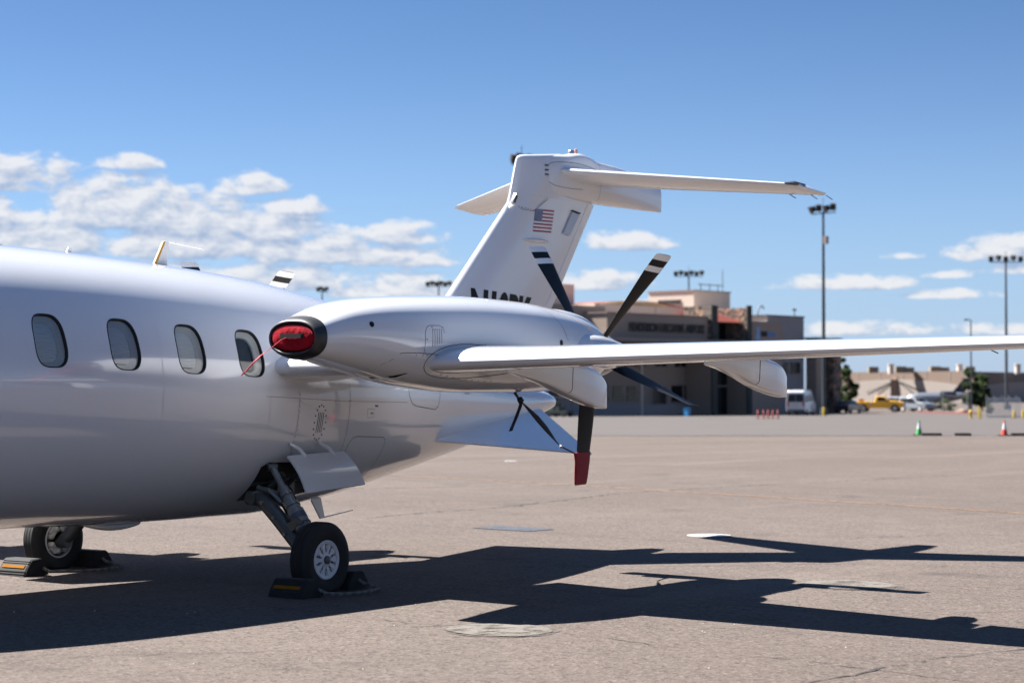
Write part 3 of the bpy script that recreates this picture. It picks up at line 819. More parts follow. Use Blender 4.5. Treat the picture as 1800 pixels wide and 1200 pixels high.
# dark seam where the wing meets the nacelle
def wing_root_seam():
    pt = body(NAC, p=2.35, yc=-NY)
    T = lambda x: pt(x, math.pi/2).z; B = lambda x: pt(x, -math.pi/2).z
    ring = foil((le_x(2.45)-.05, 0, wz(2.45)), (le_x(2.45)+chord(2.45), 0, wz(2.45)-.02), .175)
    out = []
    for p in ring:
        x, z = p.x, p.z
        a = math.asin(sgnpow(max(-.99, min(.99, (z-(T(x)+B(x))/2)/((T(x)-B(x))/2))), 2.35/2))
        q = pt(x, a); out.append(q+Vector((0, -.0012, 0)))
    MB().tube(out[3:-3], .0028, 5).build('root_seam', seam, plane)
wing_root_seam()

# canard (ahead of the picture)
for s in (-1, 1):
    MB().loft([foil((-6.05+.02*y, s*y, 1.02+y*.09), (-6.05+.02*y+lerp(.75, .5, y/1.7), s*y, 1.02+y*.09), .12) for y in (.15, .6, 1.1, 1.6, 1.69)]).build('canard', white, plane)

# ---- fin
def build_fin():
    FL = pchip([(1.55, 2.66), (2.358, 3.511), (3.30, 4.506)])
    def lex(z):
        if z < 3.30: return 3.511+(z-2.358)*1.056
        if z < 3.39: return lerp(4.506, 4.548, (z-3.30)/.09)
        return lerp(4.548, 4.658, min(1, (z-3.39)/.35))
    def hx(z): return 5.143+(z-2.33)*.7275
    def tx(z): return 5.255+(z-2.283)*.7294
    def ring(z, t, x0=0.0, x1=1.0, k=1.0, zoff=None):
        le, te = Vector((lex(z), 0, z)), Vector((tx(z), 0, z))
        hinge = (hx(z)-lex(z))/(tx(z)-lex(z))
        if x1 == 'h': x1 = hinge-.006
        if x0 == 'h': x0 = hinge+.008
        r = foil(le, te, t*k, n=16, x0=x0, x1=x1, up=Vector((0, -1, 0)), camber=0)
        return r
    zs = [1.50, 1.9, 2.358, 2.7, 3.0, 3.2, 3.30, 3.35, 3.39]
    rings = [ring(z, lerp(.125, .115, (z-1.5)/1.9), 0, 'h') for z in zs]
    # upper fin carrying the tailplane runs on above the rudder
    fin = MB().loft(rings).build('fin', white2, plane, angle=40)
    up = []
    for z, k, dx in ((3.386, 1, 0), (3.45, 1, 0), (3.6, 1, 0), (3.68, .99, 0), (3.72, .96, .0), (3.748, .88, .008), (3.764, .74, .022), (3.772, .50, .05), (3.775, .18, .09)):
        le = Vector((lex(min(z, 3.74))+dx, 0, z)); te = Vector((6.02, 0, z))
        rg = foil(le, te, .128*k, n=16, up=Vector((0, -1, 0)), camber=0)
        for p in rg: p.z += .078*max(0, min(1, (p.x-4.66)/.75))*max(0, (z-3.5)/.275)
        up.append(rg)
    MB().loft(up).build('fin_cap', white2, fin, angle=40)
    ru = MB().loft([ring(z, .115, 'h', 1.0) for z in (1.75, 2.2, 2.6, 3.0, 3.385)]).build('rudder', mat('rudder_paint', (.74, .735, .74), .25, coat=.9, var=.03, scale=3, bump=.004, bscale=4), fin, angle=40)
    # ram inlet at the leading-edge kink
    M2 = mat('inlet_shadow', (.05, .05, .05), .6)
    y = -.055
    MB().prism([(0, 0), (.055, .0), (.105, .085), (.105, .112), (.06, .112), (.0, .03)], (4.475, -.058, 3.275), (1, 0, 0), (0, 0, 1), (0, -.018, 0)).build('ram_inlet', alu, fin)
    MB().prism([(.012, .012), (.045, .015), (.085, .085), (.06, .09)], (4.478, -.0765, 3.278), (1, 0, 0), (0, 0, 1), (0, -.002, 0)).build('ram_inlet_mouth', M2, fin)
    # seam with screws below the kink
    def side(x, z):
        le, te = lex(z), tx(z); c = te-le; q = (x-le)/c; t = lerp(.125, .115, (z-1.5)/1.9)
        return -c*5*t*(.2969*math.sqrt(max(0, q))-.126*q-.3516*q*q+.2843*q**3-.1015*q**4)
    MB().tube([(x, side(x, z)-.001, z) for x, z in ((4.52, 3.262), (4.66, 3.238), (4.82, 3.232), (4.86, 3.25), (4.98, 3.32), (5.08, 3.37))], .0028, 5).build('fin_seam', seam, fin)
    mb = MB()
    for x, z in [(4.60+.045*i, 3.262-.004*i) for i in range(6)]+[(4.88+.035*i, 3.282+.02*i) for i in range(6)]: mb.disc((x, side(x, z), z), (0, 1, 0), .006, 8, .002)
    setp(mb.build('fin_screw', seam, fin), kind='stuff')
    # blade antenna fairing on the port side
    st = [(4.62, .006, .004), (4.72, .05, .016), (4.86, .085, .022), (5.0, .06, .018), (5.10, .008, .004)]
    W = pchip([(a[0], a[1]) for a in st]); H = pchip([(a[0], a[2]) for a in st])
    MB().loft([[Vector((x, side(x, 2.945)+.02-W(x)*(.5-.5*math.cos(q)) if False else side(x, 2.945)-W(x)*math.cos(q)*.9, 2.945+H(x)*math.sin(q))) for q in [2*math.pi*j/20 for j in range(20)]] for x in [lerp(4.62, 5.10, i/16) for i in range(17)]]).build('antenna_fairing', white2, fin)
    # actuator cover near the hinge
    cov = MB().prism([(5.55, 3.285), (5.698, 3.265), (5.518, 3.035), (5.371, 3.05)], (0, side(5.6, 3.16)+.02, 0), (1, 0, 0), (0, 0, 1), (0, -.052, 0)).build('actuator_cover', mat('cover_blue_grey', (.42, .46, .52), .3, metal=.3), fin, smooth=False)
    bv = cov.modifiers.new('b', 'BEVEL'); bv.width = .012; bv.segments = 2
    MB().prism([(5.553, 3.297), (5.703, 3.277), (5.695, 3.268), (5.548, 3.287)], (0, side(5.6, 3.16)+.01, 0), (1, 0, 0), (0, 0, 1), (0, -.045, 0)).build('actuator_cover_edge', black, fin, smooth=False)
    # flag
    red, blue, wh = mat('flag_red', (.30, .012, .035), .4), mat('flag_blue', (.012, .045, .16), .4), mat('flag_white', (.78, .78, .78), .4)
    mb = MB()
    def fq(u0, u1, v0, v1, off, mi):
        # flag corners: top left (4.873,3.259) etc., canted with the fin
        def P(u, v):
            x = 4.850+.352*u-.05*(1-v)*1.0; z = 3.033+.226*v+.008*u; return (x, side(x, z)-off, z)
        k = 4
        for i in range(k):
            a, b = lerp(u0, u1, i/k), lerp(u0, u1, (i+1)/k)
            mb.add([P(a, v0), P(b, v0), P(b, v1), P(a, v1)], [(0, 1, 2, 3)], mi)
    for i in range(13): fq(0, 1, 1-(i+1)/13, 1-i/13, .0015, 0 if i % 2 == 0 else 2)
    fq(0, .40, 6/13, 1, .0022, 1)
    for i in range(9):
        for j in range(6 if i % 2 == 0 else 5):
            u = .033+(j+(0 if i % 2 == 0 else .5))*.064; v = 6/13+(i+.75)*(7/13)/9.6
            fq(u, u+.024, v, v+.026, .0028, 2)
    mb.build('flag', [red, blue, wh], fin, smooth=False, recalc=False)
    # registration
    cu = bpy.data.curves.new('t', 'FONT'); cu.body = 'N10PK'; cu.size = .52; cu.extrude = .0; cu.offset = .032; cu.space_character = 1.04
    to = bpy.data.objects.new('t', cu); COL.objects.link(to)
    me = bpy.data.meshes.new_from_object(to.evaluated_get(bpy.context.evaluated_depsgraph_get())); bpy.data.objects.remove(to)
    bm = bmesh.new(); bm.from_mesh(me); bmesh.ops.subdivide_edges(bm, edges=[e for e in bm.edges if e.calc_length() > .12], cuts=3); bm.to_mesh(me); bm.free()
    xs = [v.co.x for v in me.vertices]; x0, x1 = min(xs), max(xs); ysv = [v.co.y for v in me.vertices]; y1 = max(ysv)
    for v in me.vertices:
        u = (v.co.x-x0)/(x1-x0); zz = 2.447+(v.co.y-y1)-.055*u; x = 3.775+1.075*u+.12*(v.co.y-y1)
        v.co = (x, side(x, zz)-.0025, zz)
    link('registration', me, black, fin, smooth=False)
    return fin
build_fin()

# ---- T-tail
def build_tail():
    st = [(4.86, 3.70, 3.52, .010), (5.0, 3.775, 3.435, .065), (5.2, 3.825, 3.415, .110), (5.43, 3.847, 3.408, .135), (5.58, 3.872, 3.403, .14), (5.70, 3.884, 3.40, .14), (5.83, 3.872, 3.40, .138),
          (5.98, 3.836, 3.40, .132), (6.4, 3.812, 3.40, .115), (6.83, 3.772, 3.402, .085), (7.15, 3.715, 3.403, .05), (7.40, 3.652, 3.405, .016)]
    pt = body(st, p=3.2)
    f = MB().loft([[pt(lerp(4.86, 7.40, i/64), 2*math.pi*j/40) for j in range(40)] for i in range(65)]).build('tail_fairing', white2, plane, angle=50)
    MB().lathe([(0, .035), (.02, .035), (.035, .026), (.042, .001)], (5.63, 0, 3.876), (0, 0, 1), 16).build('beacon', alu, f)
    MB().lathe([(0, .02), (.05, .018), (.06, .001)], (5.72, 0, 3.878), (0, 0, 1), 12).build('beacon_lens', mat('beacon_lens', (.5, .3, .25), .1, coat=1), f)
    for z in (3.70, 3.655, 3.61): MB().box(5.02, 5.065, -.105, -.080, z-.008, z+.008).build('trim_mark', seam, f, smooth=False)
    loop = []
    for i in range(23):
        q = lerp(-.62, .9, i/22)*math.pi
        x, z = 5.36-.33*math.cos(q*.9)+.26*max(0, abs(q)-1.1), 3.63+.115*math.sin(q)
        t, b = pt(x, math.pi/2).z, pt(x, -math.pi/2).z; a = math.asin(sgnpow(max(-.98, min(.98, (z-(t+b)/2)/((t-b)/2))), 1.3)); loop.append(pt(x, a)+Vector((0, -.001, 0)))
    MB().tube(loop, .0025, 5).build('fairing_seam', seam, f)
    MB().tube([pt(5.98, lerp(-1.1, 1.0, i/8))+Vector((0, -.001, 0)) for i in range(9)], .0018, 5).build('fairing_seam', screw, f)
    for s in (-1, 1):
        def sec(k, x0, x1, n=14, drop=0.0):
            le = Vector((lerp(5.22, 6.567, k), s*lerp(.08, 2.13, k), lerp(3.672, 3.520, k)))
            te = Vector((lerp(6.33, 7.10, k), s*lerp(.08, 2.13, k), lerp(3.585, 3.452, k)-drop)); return foil(le, te, .095, n=n, x0=x0, x1=x1, camber=-.008)
        h = MB().loft([sec(k, 0, .64) for k in (0, .2, .4, .6, .8, .96)]).build('tailplane', white2, plane, angle=40)
        MB().loft([sec(k, .652, 1.0, 8) for k in (.06, .3, .6, .958)]).build('elevator', white2, h, angle=40)
        rings = [sec(k, 0, 1.0) for k in (.962, .985)]; r = rings[-1]; c = sum(r, Vector())/len(r)
        rings.append([Vector((c.x+(p.x-c.x)*.97, p.y+s*.03, c.z+(p.z-c.z)*.3)) for p in r])
        MB().loft(rings).build('tailplane_tip', white2, h, angle=40)
        if s > 0: continue
        le = Vector((lerp(5.22, 6.567, .97), s*lerp(.08, 2.13, .97), lerp(3.672, 3.520, .97)))
        MB().tube([le+Vector((-.05, s*-.10, .012)), le+Vector((-.02, s*-.01, .01)), le+Vector((.10, s*.05, -.005))], [.012, .022, .012], 10).build('balance_horn', greyboot, h)
        for k in (.83, .93, 1.0):
            te = Vector((lerp(6.33, 7.10, k), s*lerp(.08, 2.13, k), lerp(3.585, 3.452, k)))
            MB().tube([te+Vector((-.02, 0, 0)), te+Vector((.12, 0, -.03))], .0045, 6).build('static_wick', black, h)
build_tail()

# ---- ventral fins
for s in (-1, 1):
    A = Vector((2.42, s*.50, 1.06)); B = Vector((4.88, s*.17, 1.31)); Cc = Vector((4.52, s*.945, .888)); A2 = Vector((2.5, s*.38, 1.10)); 
    nrm = (B-A).cross(Cc-A).normalized()
    A0, B0 = Vector((2.30, s*.30, 1.16)), Vector((4.86, s*.03, 1.37))      # root buried in the tail cone
    up, lo = [], []
    for (p, th) in ((A0, .012), (B0, .012), (Cc, .008), (A, .006)):
        up.append(p+nrm*th); lo.append(p-nrm*th)
    MB().loft([up, lo]).build('ventral_fin', white2, plane, angle=30)

# ---- antennas and lights on the spine and belly
ant = mat('antenna_white', (.72, .72, .72), .4); amber = mat('amber_leading_edge', (.46, .24, .035), .5)
a1 = MB().prism([(-.335, -.05), (-.165, -.05), (-.145, .20), (-.205, .20)], (0, -.006, 2.435), (1, 0, 0), (0, 0, 1), (0, .012, 0)).build('dorsal_antenna', ant, plane, smooth=False)
MB().prism([(-.350, -.05), (-.318, -.05), (-.182, .205), (-.205, .205)], (0, -.009, 2.435), (1, 0, 0), (0, 0, 1), (0, .018, 0)).build('antenna_edge', amber, a1, smooth=False)
MB().tube([(-.20, 0, 2.638), (-.10, 0, 2.638), (.25, 0, 2.606)], [.006, .005, .003], 8).build('antenna_rod', ant, a1)
MB().prism([(-1.245, -.05), (-1.165, -.05), (-1.165, .05), (-1.19, .05)], (0, -.006, 2.489), (1, 0, 0), (0, 0, 1), (0, .012, 0)).build('blade_antenna', ant, plane, smooth=False)
MB().prism([(-2.06, -.05), (-1.80, -.05), (-1.83, .018), (-2.0, .018)], (0, -.012, 2.508), (1, 0, 0), (0, 0, 1), (0, .024, 0)).build('blade_antenna', ant, plane, smooth=False)
b1 = MB().prism([(1.52, .64), (1.68, .64), (1.755, .402), (1.70, .396)], (0, -.008, 0), (1, 0, 0), (0, 0, 1), (0, .016, 0)).build('belly_antenna', white2, plane, smooth=False)
MB().tube([(1.72, 0, .402), (2.14, 0, .448)], [.006, .004], 8).build('antenna_rod', white2, b1)
pt = body([(-1.02, .50, .488, .02), (-.95, .50, .462, .09), (-.75, .50, .432, .13), (-.55, .50, .452, .10), (-.45, .50, .482, .03)], p=2)
MB().loft([[pt(lerp(-1.02, -.45, i/16), 2*math.pi*j/24) for j in range(24)] for i in range(17)]).build('belly_pod', white2, plane)

# ---- landing gear
def tyre_mesh(c, s, R0=.28, hw=.083, rim=.142):
    prof = [(-.062, rim), (-.070, rim+.02), (-hw, rim+.06), (-hw*.98, rim+.09), (-hw*.80, R0-.018), (-.058, R0-.006), (-.050, R0-.001), (-.047, R0-.005), (-.043, R0), (-.020, R0), (-.017, R0-.005), (-.013, R0)]
    prof = prof+[(-a, r) for a, r in prof[::-1]]
    mb = MB().lathe(prof, (0, 0, 0), (0, 1, 0), 56, cap=False)
    for v in mb.v:
        d = -.24-v.z
        if d > 0: v.z = -.24; v.y *= 1+.5*d/.04*.25
        elif v.z < -.1: v.y *= 1+.10*max(0, (-v.z-.1)/.14)
    return mb
def build_main_gear(s):
    y = s*1.42; W = Vector((0, y, .24+gz(0, y)))
    arm = MB()
    arm.tube([(-.0, s*.72, .665), (-.0, s*.86, .655), (-.0, s*1.02, .52), (.0, s*1.22, .32), (.0, s*1.32, .25)], [.055, .06, .062, .055, .05], 14)
    arm.tube([(-.075, s*.80, .66), (.12, s*.80, .66)], .038, 12)
    arm.tube([(.0, s*1.24, .245), (.0, s*1.36, .24)], .045, 14)
    leg = arm.build('landing_gear', steel, plane)
    top, bot = Vector((.06, s*.90, .90)), Vector((.02, s*1.285, .40))
    P = lambda t: top.lerp(bot, t)
    MB().tube([P(0), P(.40)], .026, 14).build('shock_rod', steel2, leg)
    MB().tube([P(.30), P(.36), P(.37), P(.52), P(.53), P(.64), P(.65), P(.90), P(.91), P(.97)], [.034, .036, .044, .044, .056, .056, .066, .066, .058, .040], 18).build('shock_strut', steel2, leg)
    MB().tube([P(.70), P(.78)], .0675, 18).build('strut_band', mat('strut_band_dark', (.05, .06, .09), .5), leg)
    MB().tube([(-.05, s*.84, .75), (.05, s*.98, .70), (.12, s*1.02, .66)], .022, 8).build('drag_link', steel, leg)
    MB().tube([(.03, s*.88, .90), (.09, s*.92, .90)], .030, 12).build('strut_pivot', steel, leg)
    MB().tube([(.12, s*.75, .72), (.16, s*.92, .60), (.08, s*1.16, .38), (.05, s*1.25, .30)], .010, 8).build('brake_hose', black, leg)
    for t_, r_ in ((.42, .05), (.58, .062), (.84, .072), (.93, .064)): MB().tube([P(t_), P(t_+.012)], r_, 18).build('strut_collar', steel, leg)
    MB().tube([(.07, s*.93, .86), (.10, s*1.05, .74), (.075, s*1.16, .60), (.085, s*1.27, .44), (.04, s*1.30, .33)], .008, 8).build('hydraulic_line', black, leg)
    MB().prism([(0, 0), (.16, .10), (.22, .06), (.05, -.06)], (-.04, s*1.06, .44), (0, s, 0), (0, 0, 1), (.03, 0, 0)).build('torque_plate', steel, leg, smooth=False)
    for yy_, zz_ in ((.90, .64), (1.02, .53), (1.13, .41)): MB().tube([(-.075, s*yy_, zz_), (-.05, s*yy_, zz_)], .014, 6).build('bolt', steel2, leg)
    MB().tube([(-.02, s*.78, .70), (.0, s*.92, .73), (.03, s*1.02, .64)], .018, 8).build('uplock_link', steel2, leg)
    wh = tyre_mesh(W, s).build('tyre', rubber, leg, loc=W, angle=30)
    # rim, outboard side open spokes
    o = s
    rm = MB()
    rm.lathe([(.035*o, .142), (.066*o, .146), (.070*o, .138), (.064*o, .118), (.050*o, .112), (.03*o, .116)], (0, 0, 0), (0, 1, 0), 48, cap=False)
    rm.lathe([(.02*o, .050), (.060*o, .050), (.064*o, .045), (.066*o, .02), (.066*o, .001)], (0, 0, 0), (0, 1, 0), 32)
    for k in range(10):
        q = 2*math.pi*k/10; M = Matrix.Rotation(q, 4, 'Y')
        rm.box(.040, .118, .046*o-.014, .046*o+.014, -.013, .013, M=M)
        rm.add([M @ Vector(v) for v in [(.085, .057*o, -.022), (.118, .057*o, -.026), (.118, .057*o, .026), (.085, .057*o, .022), (.085, .03*o, -.022), (.118, .03*o, -.026), (.118, .03*o, .026), (.085, .03*o, .022)]], [(0, 1, 2, 3), (4, 7, 6, 5), (0, 4, 5, 1), (1, 5, 6, 2), (2, 6, 7, 3), (3, 7, 4, 0)])
    rm.build('wheel_rim', rimm, leg, loc=W)
    MB().lathe([(.012*o, .139), (.016*o, .139)], (0, 0, 0), (0, 1, 0), 40).build('rim_back', black, leg, loc=W)
    MB().lathe([(.066*o, .032), (.078*o, .030), (.082*o, .02), (.083*o, .001)], (0, 0, 0), (0, 1, 0), 24).build('hub_cap', steel, leg, loc=W)
    # inboard side: rim flange, brake disc and callipers
    i_ = -s
    MB().lathe([(.05*i_, .150), (.070*i_, .150), (.072*i_, .140), (.06*i_, .134), (.045*i_, .136)], (0, 0, 0), (0, 1, 0), 40, cap=False).build('rim_flange', rimm, leg, loc=W)
    MB().lathe([(.035*i_, .125), (.05*i_, .125), (.05*i_, .06), (.035*i_, .06)], (0, 0, 0), (0, 1, 0), 32).build('brake_disc', steel, leg, loc=W)
    bk = MB(); brk = mat('brake_casting', (.46, .44, .41), .6, var=.3, scale=20)
    for q in (.3, 1.1, 2.0, 2.8, 3.6, 4.5, 5.3):
        c = Vector((.092*math.cos(q), 0, .092*math.sin(q)))
        bk.lathe([(.05*i_, .026), (.082*i_, .026), (.088*i_, .018), (.095*i_, .012), (.095*i_, .001)], c, (0, 1, 0), 14)
        bk.build('brake_piston', brk, leg, loc=W); bk = MB()
    for q in (.7, 2.4, 4.0): 
        M = Matrix.Rotation(-q, 4, 'Y'); MB().box(.07, .125, min(.05*i_, .085*i_), max(.05*i_, .085*i_), -.03, .03, M=M).build('brake_calliper', brk, leg, loc=W)
    return leg
for s in (-1, 1): build_main_gear(s)

def build_gear_door(s):
    # curved door hanging open below two hinge arms
    tl, tr, br, bl = Vector((.135, s*.985, .988)), Vector((.815, s*.985, 1.008)), Vector((.865, s*1.16, .752)), Vector((.155, s*1.16, .708))
    g = []
    for i in range(9):
        v = i/8; row = []
        bul = Vector((0, s*.018*math.sin(math.pi*v), .012*math.sin(math.pi*v)))
        for j in range(9): row.append(tl.lerp(tr, j/8).lerp(bl.lerp(br, j/8), v)+bul)
        g.append(row)
    n = Vector((0, s*.8, .55)).normalized()*.014
    mb = MB()
    fr = [[p for p in r] for r in g]; bk = [[p-n for p in r] for r in g]
    rings = [fr[i]+bk[i][::-1] for i in range(9)]
    d = mb.loft(rings).build('gear_door', mat('door_paint', (.56, .575, .60), .28, coat=.7, var=.03, scale=4, bump=.0012, bscale=5), plane, angle=40)
    for x in (.27, .62):
        MB().tube([(x-.01, s*.90, 1.075), (x+.03, s*.965, 1.03), (x+.06, s*1.0, .975)], [.014, .018, .016], 8).build('hinge_arm', white2, d)
    MB().tube([(.45, s*.80, .80), (.52, s*1.05, .80)], .012, 8).build('door_rod', steel, d)
    return d
for s in (-1, 1): build_gear_door(s)
# things inside the bay, seen past the strut
for s in (-1, 1):
    mb = MB(); mb.tube([(.25, s*.55, .62), (.30, s*.80, .84)], .03, 10); mb.tube([(.5, s*.5, .6), (.48, s*.85, .88)], .018, 8); mb.tube([(-.1, s*.6, .75), (.7, s*.72, .80)], .014, 8)
    mb.box(.35, .55, min(s*.55, s*.7), max(s*.55, s*.7), .62, .78)
    mb.build('bay_fitting', steel, plane)
# nose gear, ahead of the picture
ng = MB().tube([(-5.75, 0, .72), (-5.75, 0, .40), (-5.72, 0, .20)], [.05, .045, .04], 12).build('nose_gear', steel, plane)
for s in (-1, 1):
    t = tyre_mesh((0, 0, 0), s, .22, .06, .10)
    for v in t.v: v.z = max(v.z, -.20)
    t.build('nose_tyre', rubber, ng, loc=(-5.72, s*.11, .20), angle=30)

# ------------------------------------------------------------------ covers, straps, chocks on and by the airplane
def superoval(x, yc, hw, hh, zc, n=40, p=2.3): return [Vector((x, yc-hw*sgnpow(math.cos(t), 2/p), zc+hh*sgnpow(math.sin(t), 2/p))) for t in [2*math.pi*k/n for k in range(n)]]
ic = empty('intake_cover', (-1.0, -NY, 1.845), 'red padded engine intake plug with black handle and hanging ribbon', 'cover')
def loc(o, root): 
    o.parent = root; o.matrix_parent_inverse = root.matrix_world.inverted(); return o
def childb(mb, name, m, root, **k):
    off = root.location
    for v in mb.v: v -= off
    return mb.build(name, m, root, **k)
mb = MB(); mb.loft([superoval(-.97, -NY, .190, .088, 1.845), superoval(-1.015, -NY, .192, .090, 1.845), superoval(-1.035, -NY, .186, .085, 1.845), superoval(-1.044, -NY, .165, .068, 1.845), superoval(-1.047, -NY, .10, .04, 1.845), superoval(-1.046, -NY, .01, .005, 1.845)])
childb(mb, 'plug', redcl, ic, angle=70)
mb = MB(); mb.tube(superoval(-1.034, -NY, .183, .083, 1.845, 48)[2:24], .006, 6); childb(mb, 'piping', mat('red_piping', (.55, .04, .06), .5), ic)
mb = MB(); mb.box(-1.062, -1.050, -NY-.095, -NY+.085, 1.842, 1.872); mb.box(-1.058, -1.040, -NY-.105, -NY-.085, 1.838, 1.876); mb.box(-1.058, -1.040, -NY+.075, -NY+.095, 1.838, 1.876)
childb(mb, 'handle', strapm, ic, smooth=False)
def strip(pts, w, side, th=.0015):
    mb = MB(); P = [Vector(p) for p in pts]; rings = []
    for i, p in enumerate(P):
        sv = side[i] if isinstance(side, list) else side
        sv = Vector(sv).normalized(); t = (P[min(i+1, len(P)-1)]-P[max(0, i-1)]).normalized(); n = sv.cross(t).normalized()*th
        ww = w[i] if isinstance(w, list) else w
        rings.append([p-sv*ww*.5-n, p+sv*ww*.5-n, p+sv*ww*.5+n, p-sv*ww*.5+n])
    return mb.loft(rings)
childb(strip([(-1.055, -2.00, 1.845), (-1.12, -2.0, 1.82), (-1.22, -2.0, 1.77), (-1.33, -2.0, 1.715), (-1.42, -2.0, 1.65), (-1.48, -2.0, 1.605), (-1.51, -2.0, 1.59)], [.012, .02, .022, .014, .026, .028, .02],
       [(.3, -.5, .8), (.2, -.3, 1), (.6, -.4, .6), (.2, -.8, .3), (.4, -.2, 1), (.2, -.6, .8), (.4, -.2, .8)]), 'ribbon', ribbonm, ic, angle=None)

# propeller tie-down: sleeve on the lowest blade, strap up to the nacelle
a4 = .534-2*math.pi/5*3
rad = Vector((0, math.sin(a4), math.cos(a4))); tan = Vector((0, math.cos(a4), -math.sin(a4)))
hub = Vector((PX, -NY, NZ)); tw = R(-6); cx = Vector((math.cos(tw), 0, 0))+tan*math.sin(tw); cn = tan*math.cos(tw)-Vector((math.sin(tw), 0, 0))
td = empty('propeller_tie_down', hub+rad*.95, 'dark red propeller sleeve and black strap on the lowest near blade', 'tie down')
mb = MB(); rings = []
for r, w, t in ((.825, .300, .035), (.84, .290, .04), (.90, .262, .042), (.97, .248, .040), (1.04, .235, .034), (1.085, .222, .028), (1.10, .20, .012)):
    o_ = -.018 if r < .9 else -.004
    rings.append([hub+rad*r+cx*(o_+w*.5*sgnpow(math.cos(q), .8))+cn*(t*.5*sgnpow(math.sin(q), .8)) for q in [2*math.pi*j/24 for j in range(24)]])
mb.loft(rings); childb(mb, 'sleeve', redsl, td, angle=60)
e0 = hub+rad*.83-cx*.16
childb(strip([(1.62, -NY-.02, 1.475), (1.655, -NY-.03, 1.435), (1.70, -NY-.03, 1.40), (1.95, -NY-.02, 1.26), (2.10, -NY-.01, 1.17), (2.33, -2.0, 1.055), (2.40, -1.99, 1.022)], [.034, .030, .016, .046, .044, .020, .012],
       [(0.6, .2, 1), (.6, .2, 1), (.5, .6, .6), (.45, -.2, .8), (.45, -.1, .8), (.4, .5, .6), (.4, .6, .5)], .002), 'strap', strapm, td, angle=None)
mb = MB(); mb.tube([(1.68, -NY-.03, 1.425), (1.70, -NY-.035, 1.395)], [.022, .026], 8); childb(mb, 'knot', strapm, td)
childb(strip([(1.69, -NY-.035, 1.40), (1.68, -NY-.04, 1.36), (1.62, -NY-.04, 1.27), (1.56, -NY-.04, 1.19), (1.545, -NY-.04, 1.165)], [.02, .034, .034, .034, .034], (.8, -.5, .25), .002), 'strap_tail', strapm, td, angle=None)
mb = MB(); mb.tube([(2.40, -1.99, 1.022), tuple(e0)], .006, 6); mb.tube([(2.41, -1.975, 1.03), tuple(e0+Vector((.01, .02, .01)))], .005, 6); childb(mb, 'cord', strapm, td)
mb = MB(); mb.lathe([(-.012, .014), (.012, .014)], (2.40, -1.99, 1.022), (.4, .6, .3), 12); childb(mb, 'buckle', alu, td)

# wheel chocks
ygm = mat('chock_amber_tape', (.20, .082, .004), .85, var=.25, scale=12, spec=.08)
ropem = mat('chock_rope', (.10, .095, .085), .9, var=.8, scale=40)
def chock_set(y0, label):
    root = empty('wheel_chocks', (0, y0, gz(0, y0)), label, 'chocks', 'chocks at the main wheels')
    for s in (-1, 1):
        L_ = .16; c = (-.39 if s < 0 else .34) if y0 < 0 else (-.56 if s < 0 else .34); yo = (-.10 if s < 0 else .06) if y0 < 0 else (-.26 if s < 0 else -.06)
        if s < 0: cf, yf = c, yo
        prof = [(-.13, 0), (.13, 0), (.10, .075), (.055, .13), (-.05, .13), (-.105, .06)]
        prof = [(-s*px if s > 0 else px, pz) for px, pz in prof]
        mb = MB(); 
        rows = []
        for yy, k in ((-L_, .94), (-L_+.015, 1), (L_-.015, 1), (L_, .94)): rows.append([Vector((c+px*k, yy+yo, .004+pz*k)) for px, pz in prof])
        ck = mb.loft(rows).build('chock', rubber, root, angle=25)
        # moulded ribs and a reflective band on the outward slope
        f = -1 if s < 0 else 1
        for i, (t, w, mt, nm) in enumerate(((.30, .026, None, 'tape'), (.78, .010, 1, 'rib'), (.62, .010, 1, 'rib'), (.10, .010, 1, 'rib'), (.90, .010, 1, 'rib'))):
            p0, p1 = Vector((c+f*.13, 0, .004)), Vector((c+f*.105*(1 if s < 0 else 1), 0, .064))
            pts = [Vector((c-.13 if s < 0 else c+.13, 0, .004)), Vector((c-.105 if s < 0 else c+.105, 0, .064)), Vector((c-.05 if s < 0 else c+.05, 0, .134))]
            def on(u):
                return pts[0].lerp(pts[1], u*2) if u < .5 else pts[1].lerp(pts[2], u*2-1)
            u = {0: .55, 1: .88, 2: .78, 3: .14, 4: .30}[i]; w = .20 if i == 0 else .045
            a, b = on(u-w/2 if u-w/2 > (.5 if u > .5 else 0) else (.5 if u > .5 else 0)+.001), on(u+w/2)
            n = Vector((-(b-a).z, 0, (b-a).x)).normalized(); n = n if n.x*f > 0 else -n
            hl = L_*.78 if i == 0 else L_*.93
            mbx = MB(); q = [a, b, b+n*.005, a+n*.005]
            mbx.loft([[Vector((v.x, yo-hl, v.z)) for v in q], [Vector((v.x, yo+hl, v.z)) for v in q]])
            mbx.build(nm, ygm if i == 0 else mat('rib_rubber', (.018, .018, .02), .7, spec=.2), ck, smooth=False)
    y_f, y_r = yf-L_, yo-L_; pts = [(cf+.06, y_f, .06), (cf+.09, y_f-.05, .03), (-.18, y_f-.10, .018), (.0, y_f-.12, .016), (.16, y_f-.11, .016), (c-.04, min(y_f, y_r)-.06, .02), (c, y_r-.03, .05), (c, y_r, .07)]
    P = []
    for i in range(len(pts)-1):
        for k in range(4): P.append(Vector(pts[i]).lerp(Vector(pts[i+1]), k/4))
    P.append(Vector(pts[-1]))
    rings = []; mb = MB()
    rp = mb.tube(P, .012, 8).build('rope', ropem, root)
    lt = MB()
    for i in range(1, len(P)-1):
        if i % 2: lt.tube([P[i].lerp(P[i+1], .0), P[i].lerp(P[i+1], .9)], .0124, 8)
    setp(lt.build('rope_fleck', mat('rope_fleck', (.17, .16, .14), .9), rp), kind='stuff')
    return root
chock_set(-1.42, 'black rubber chocks with amber bands and rope round the near main wheel')
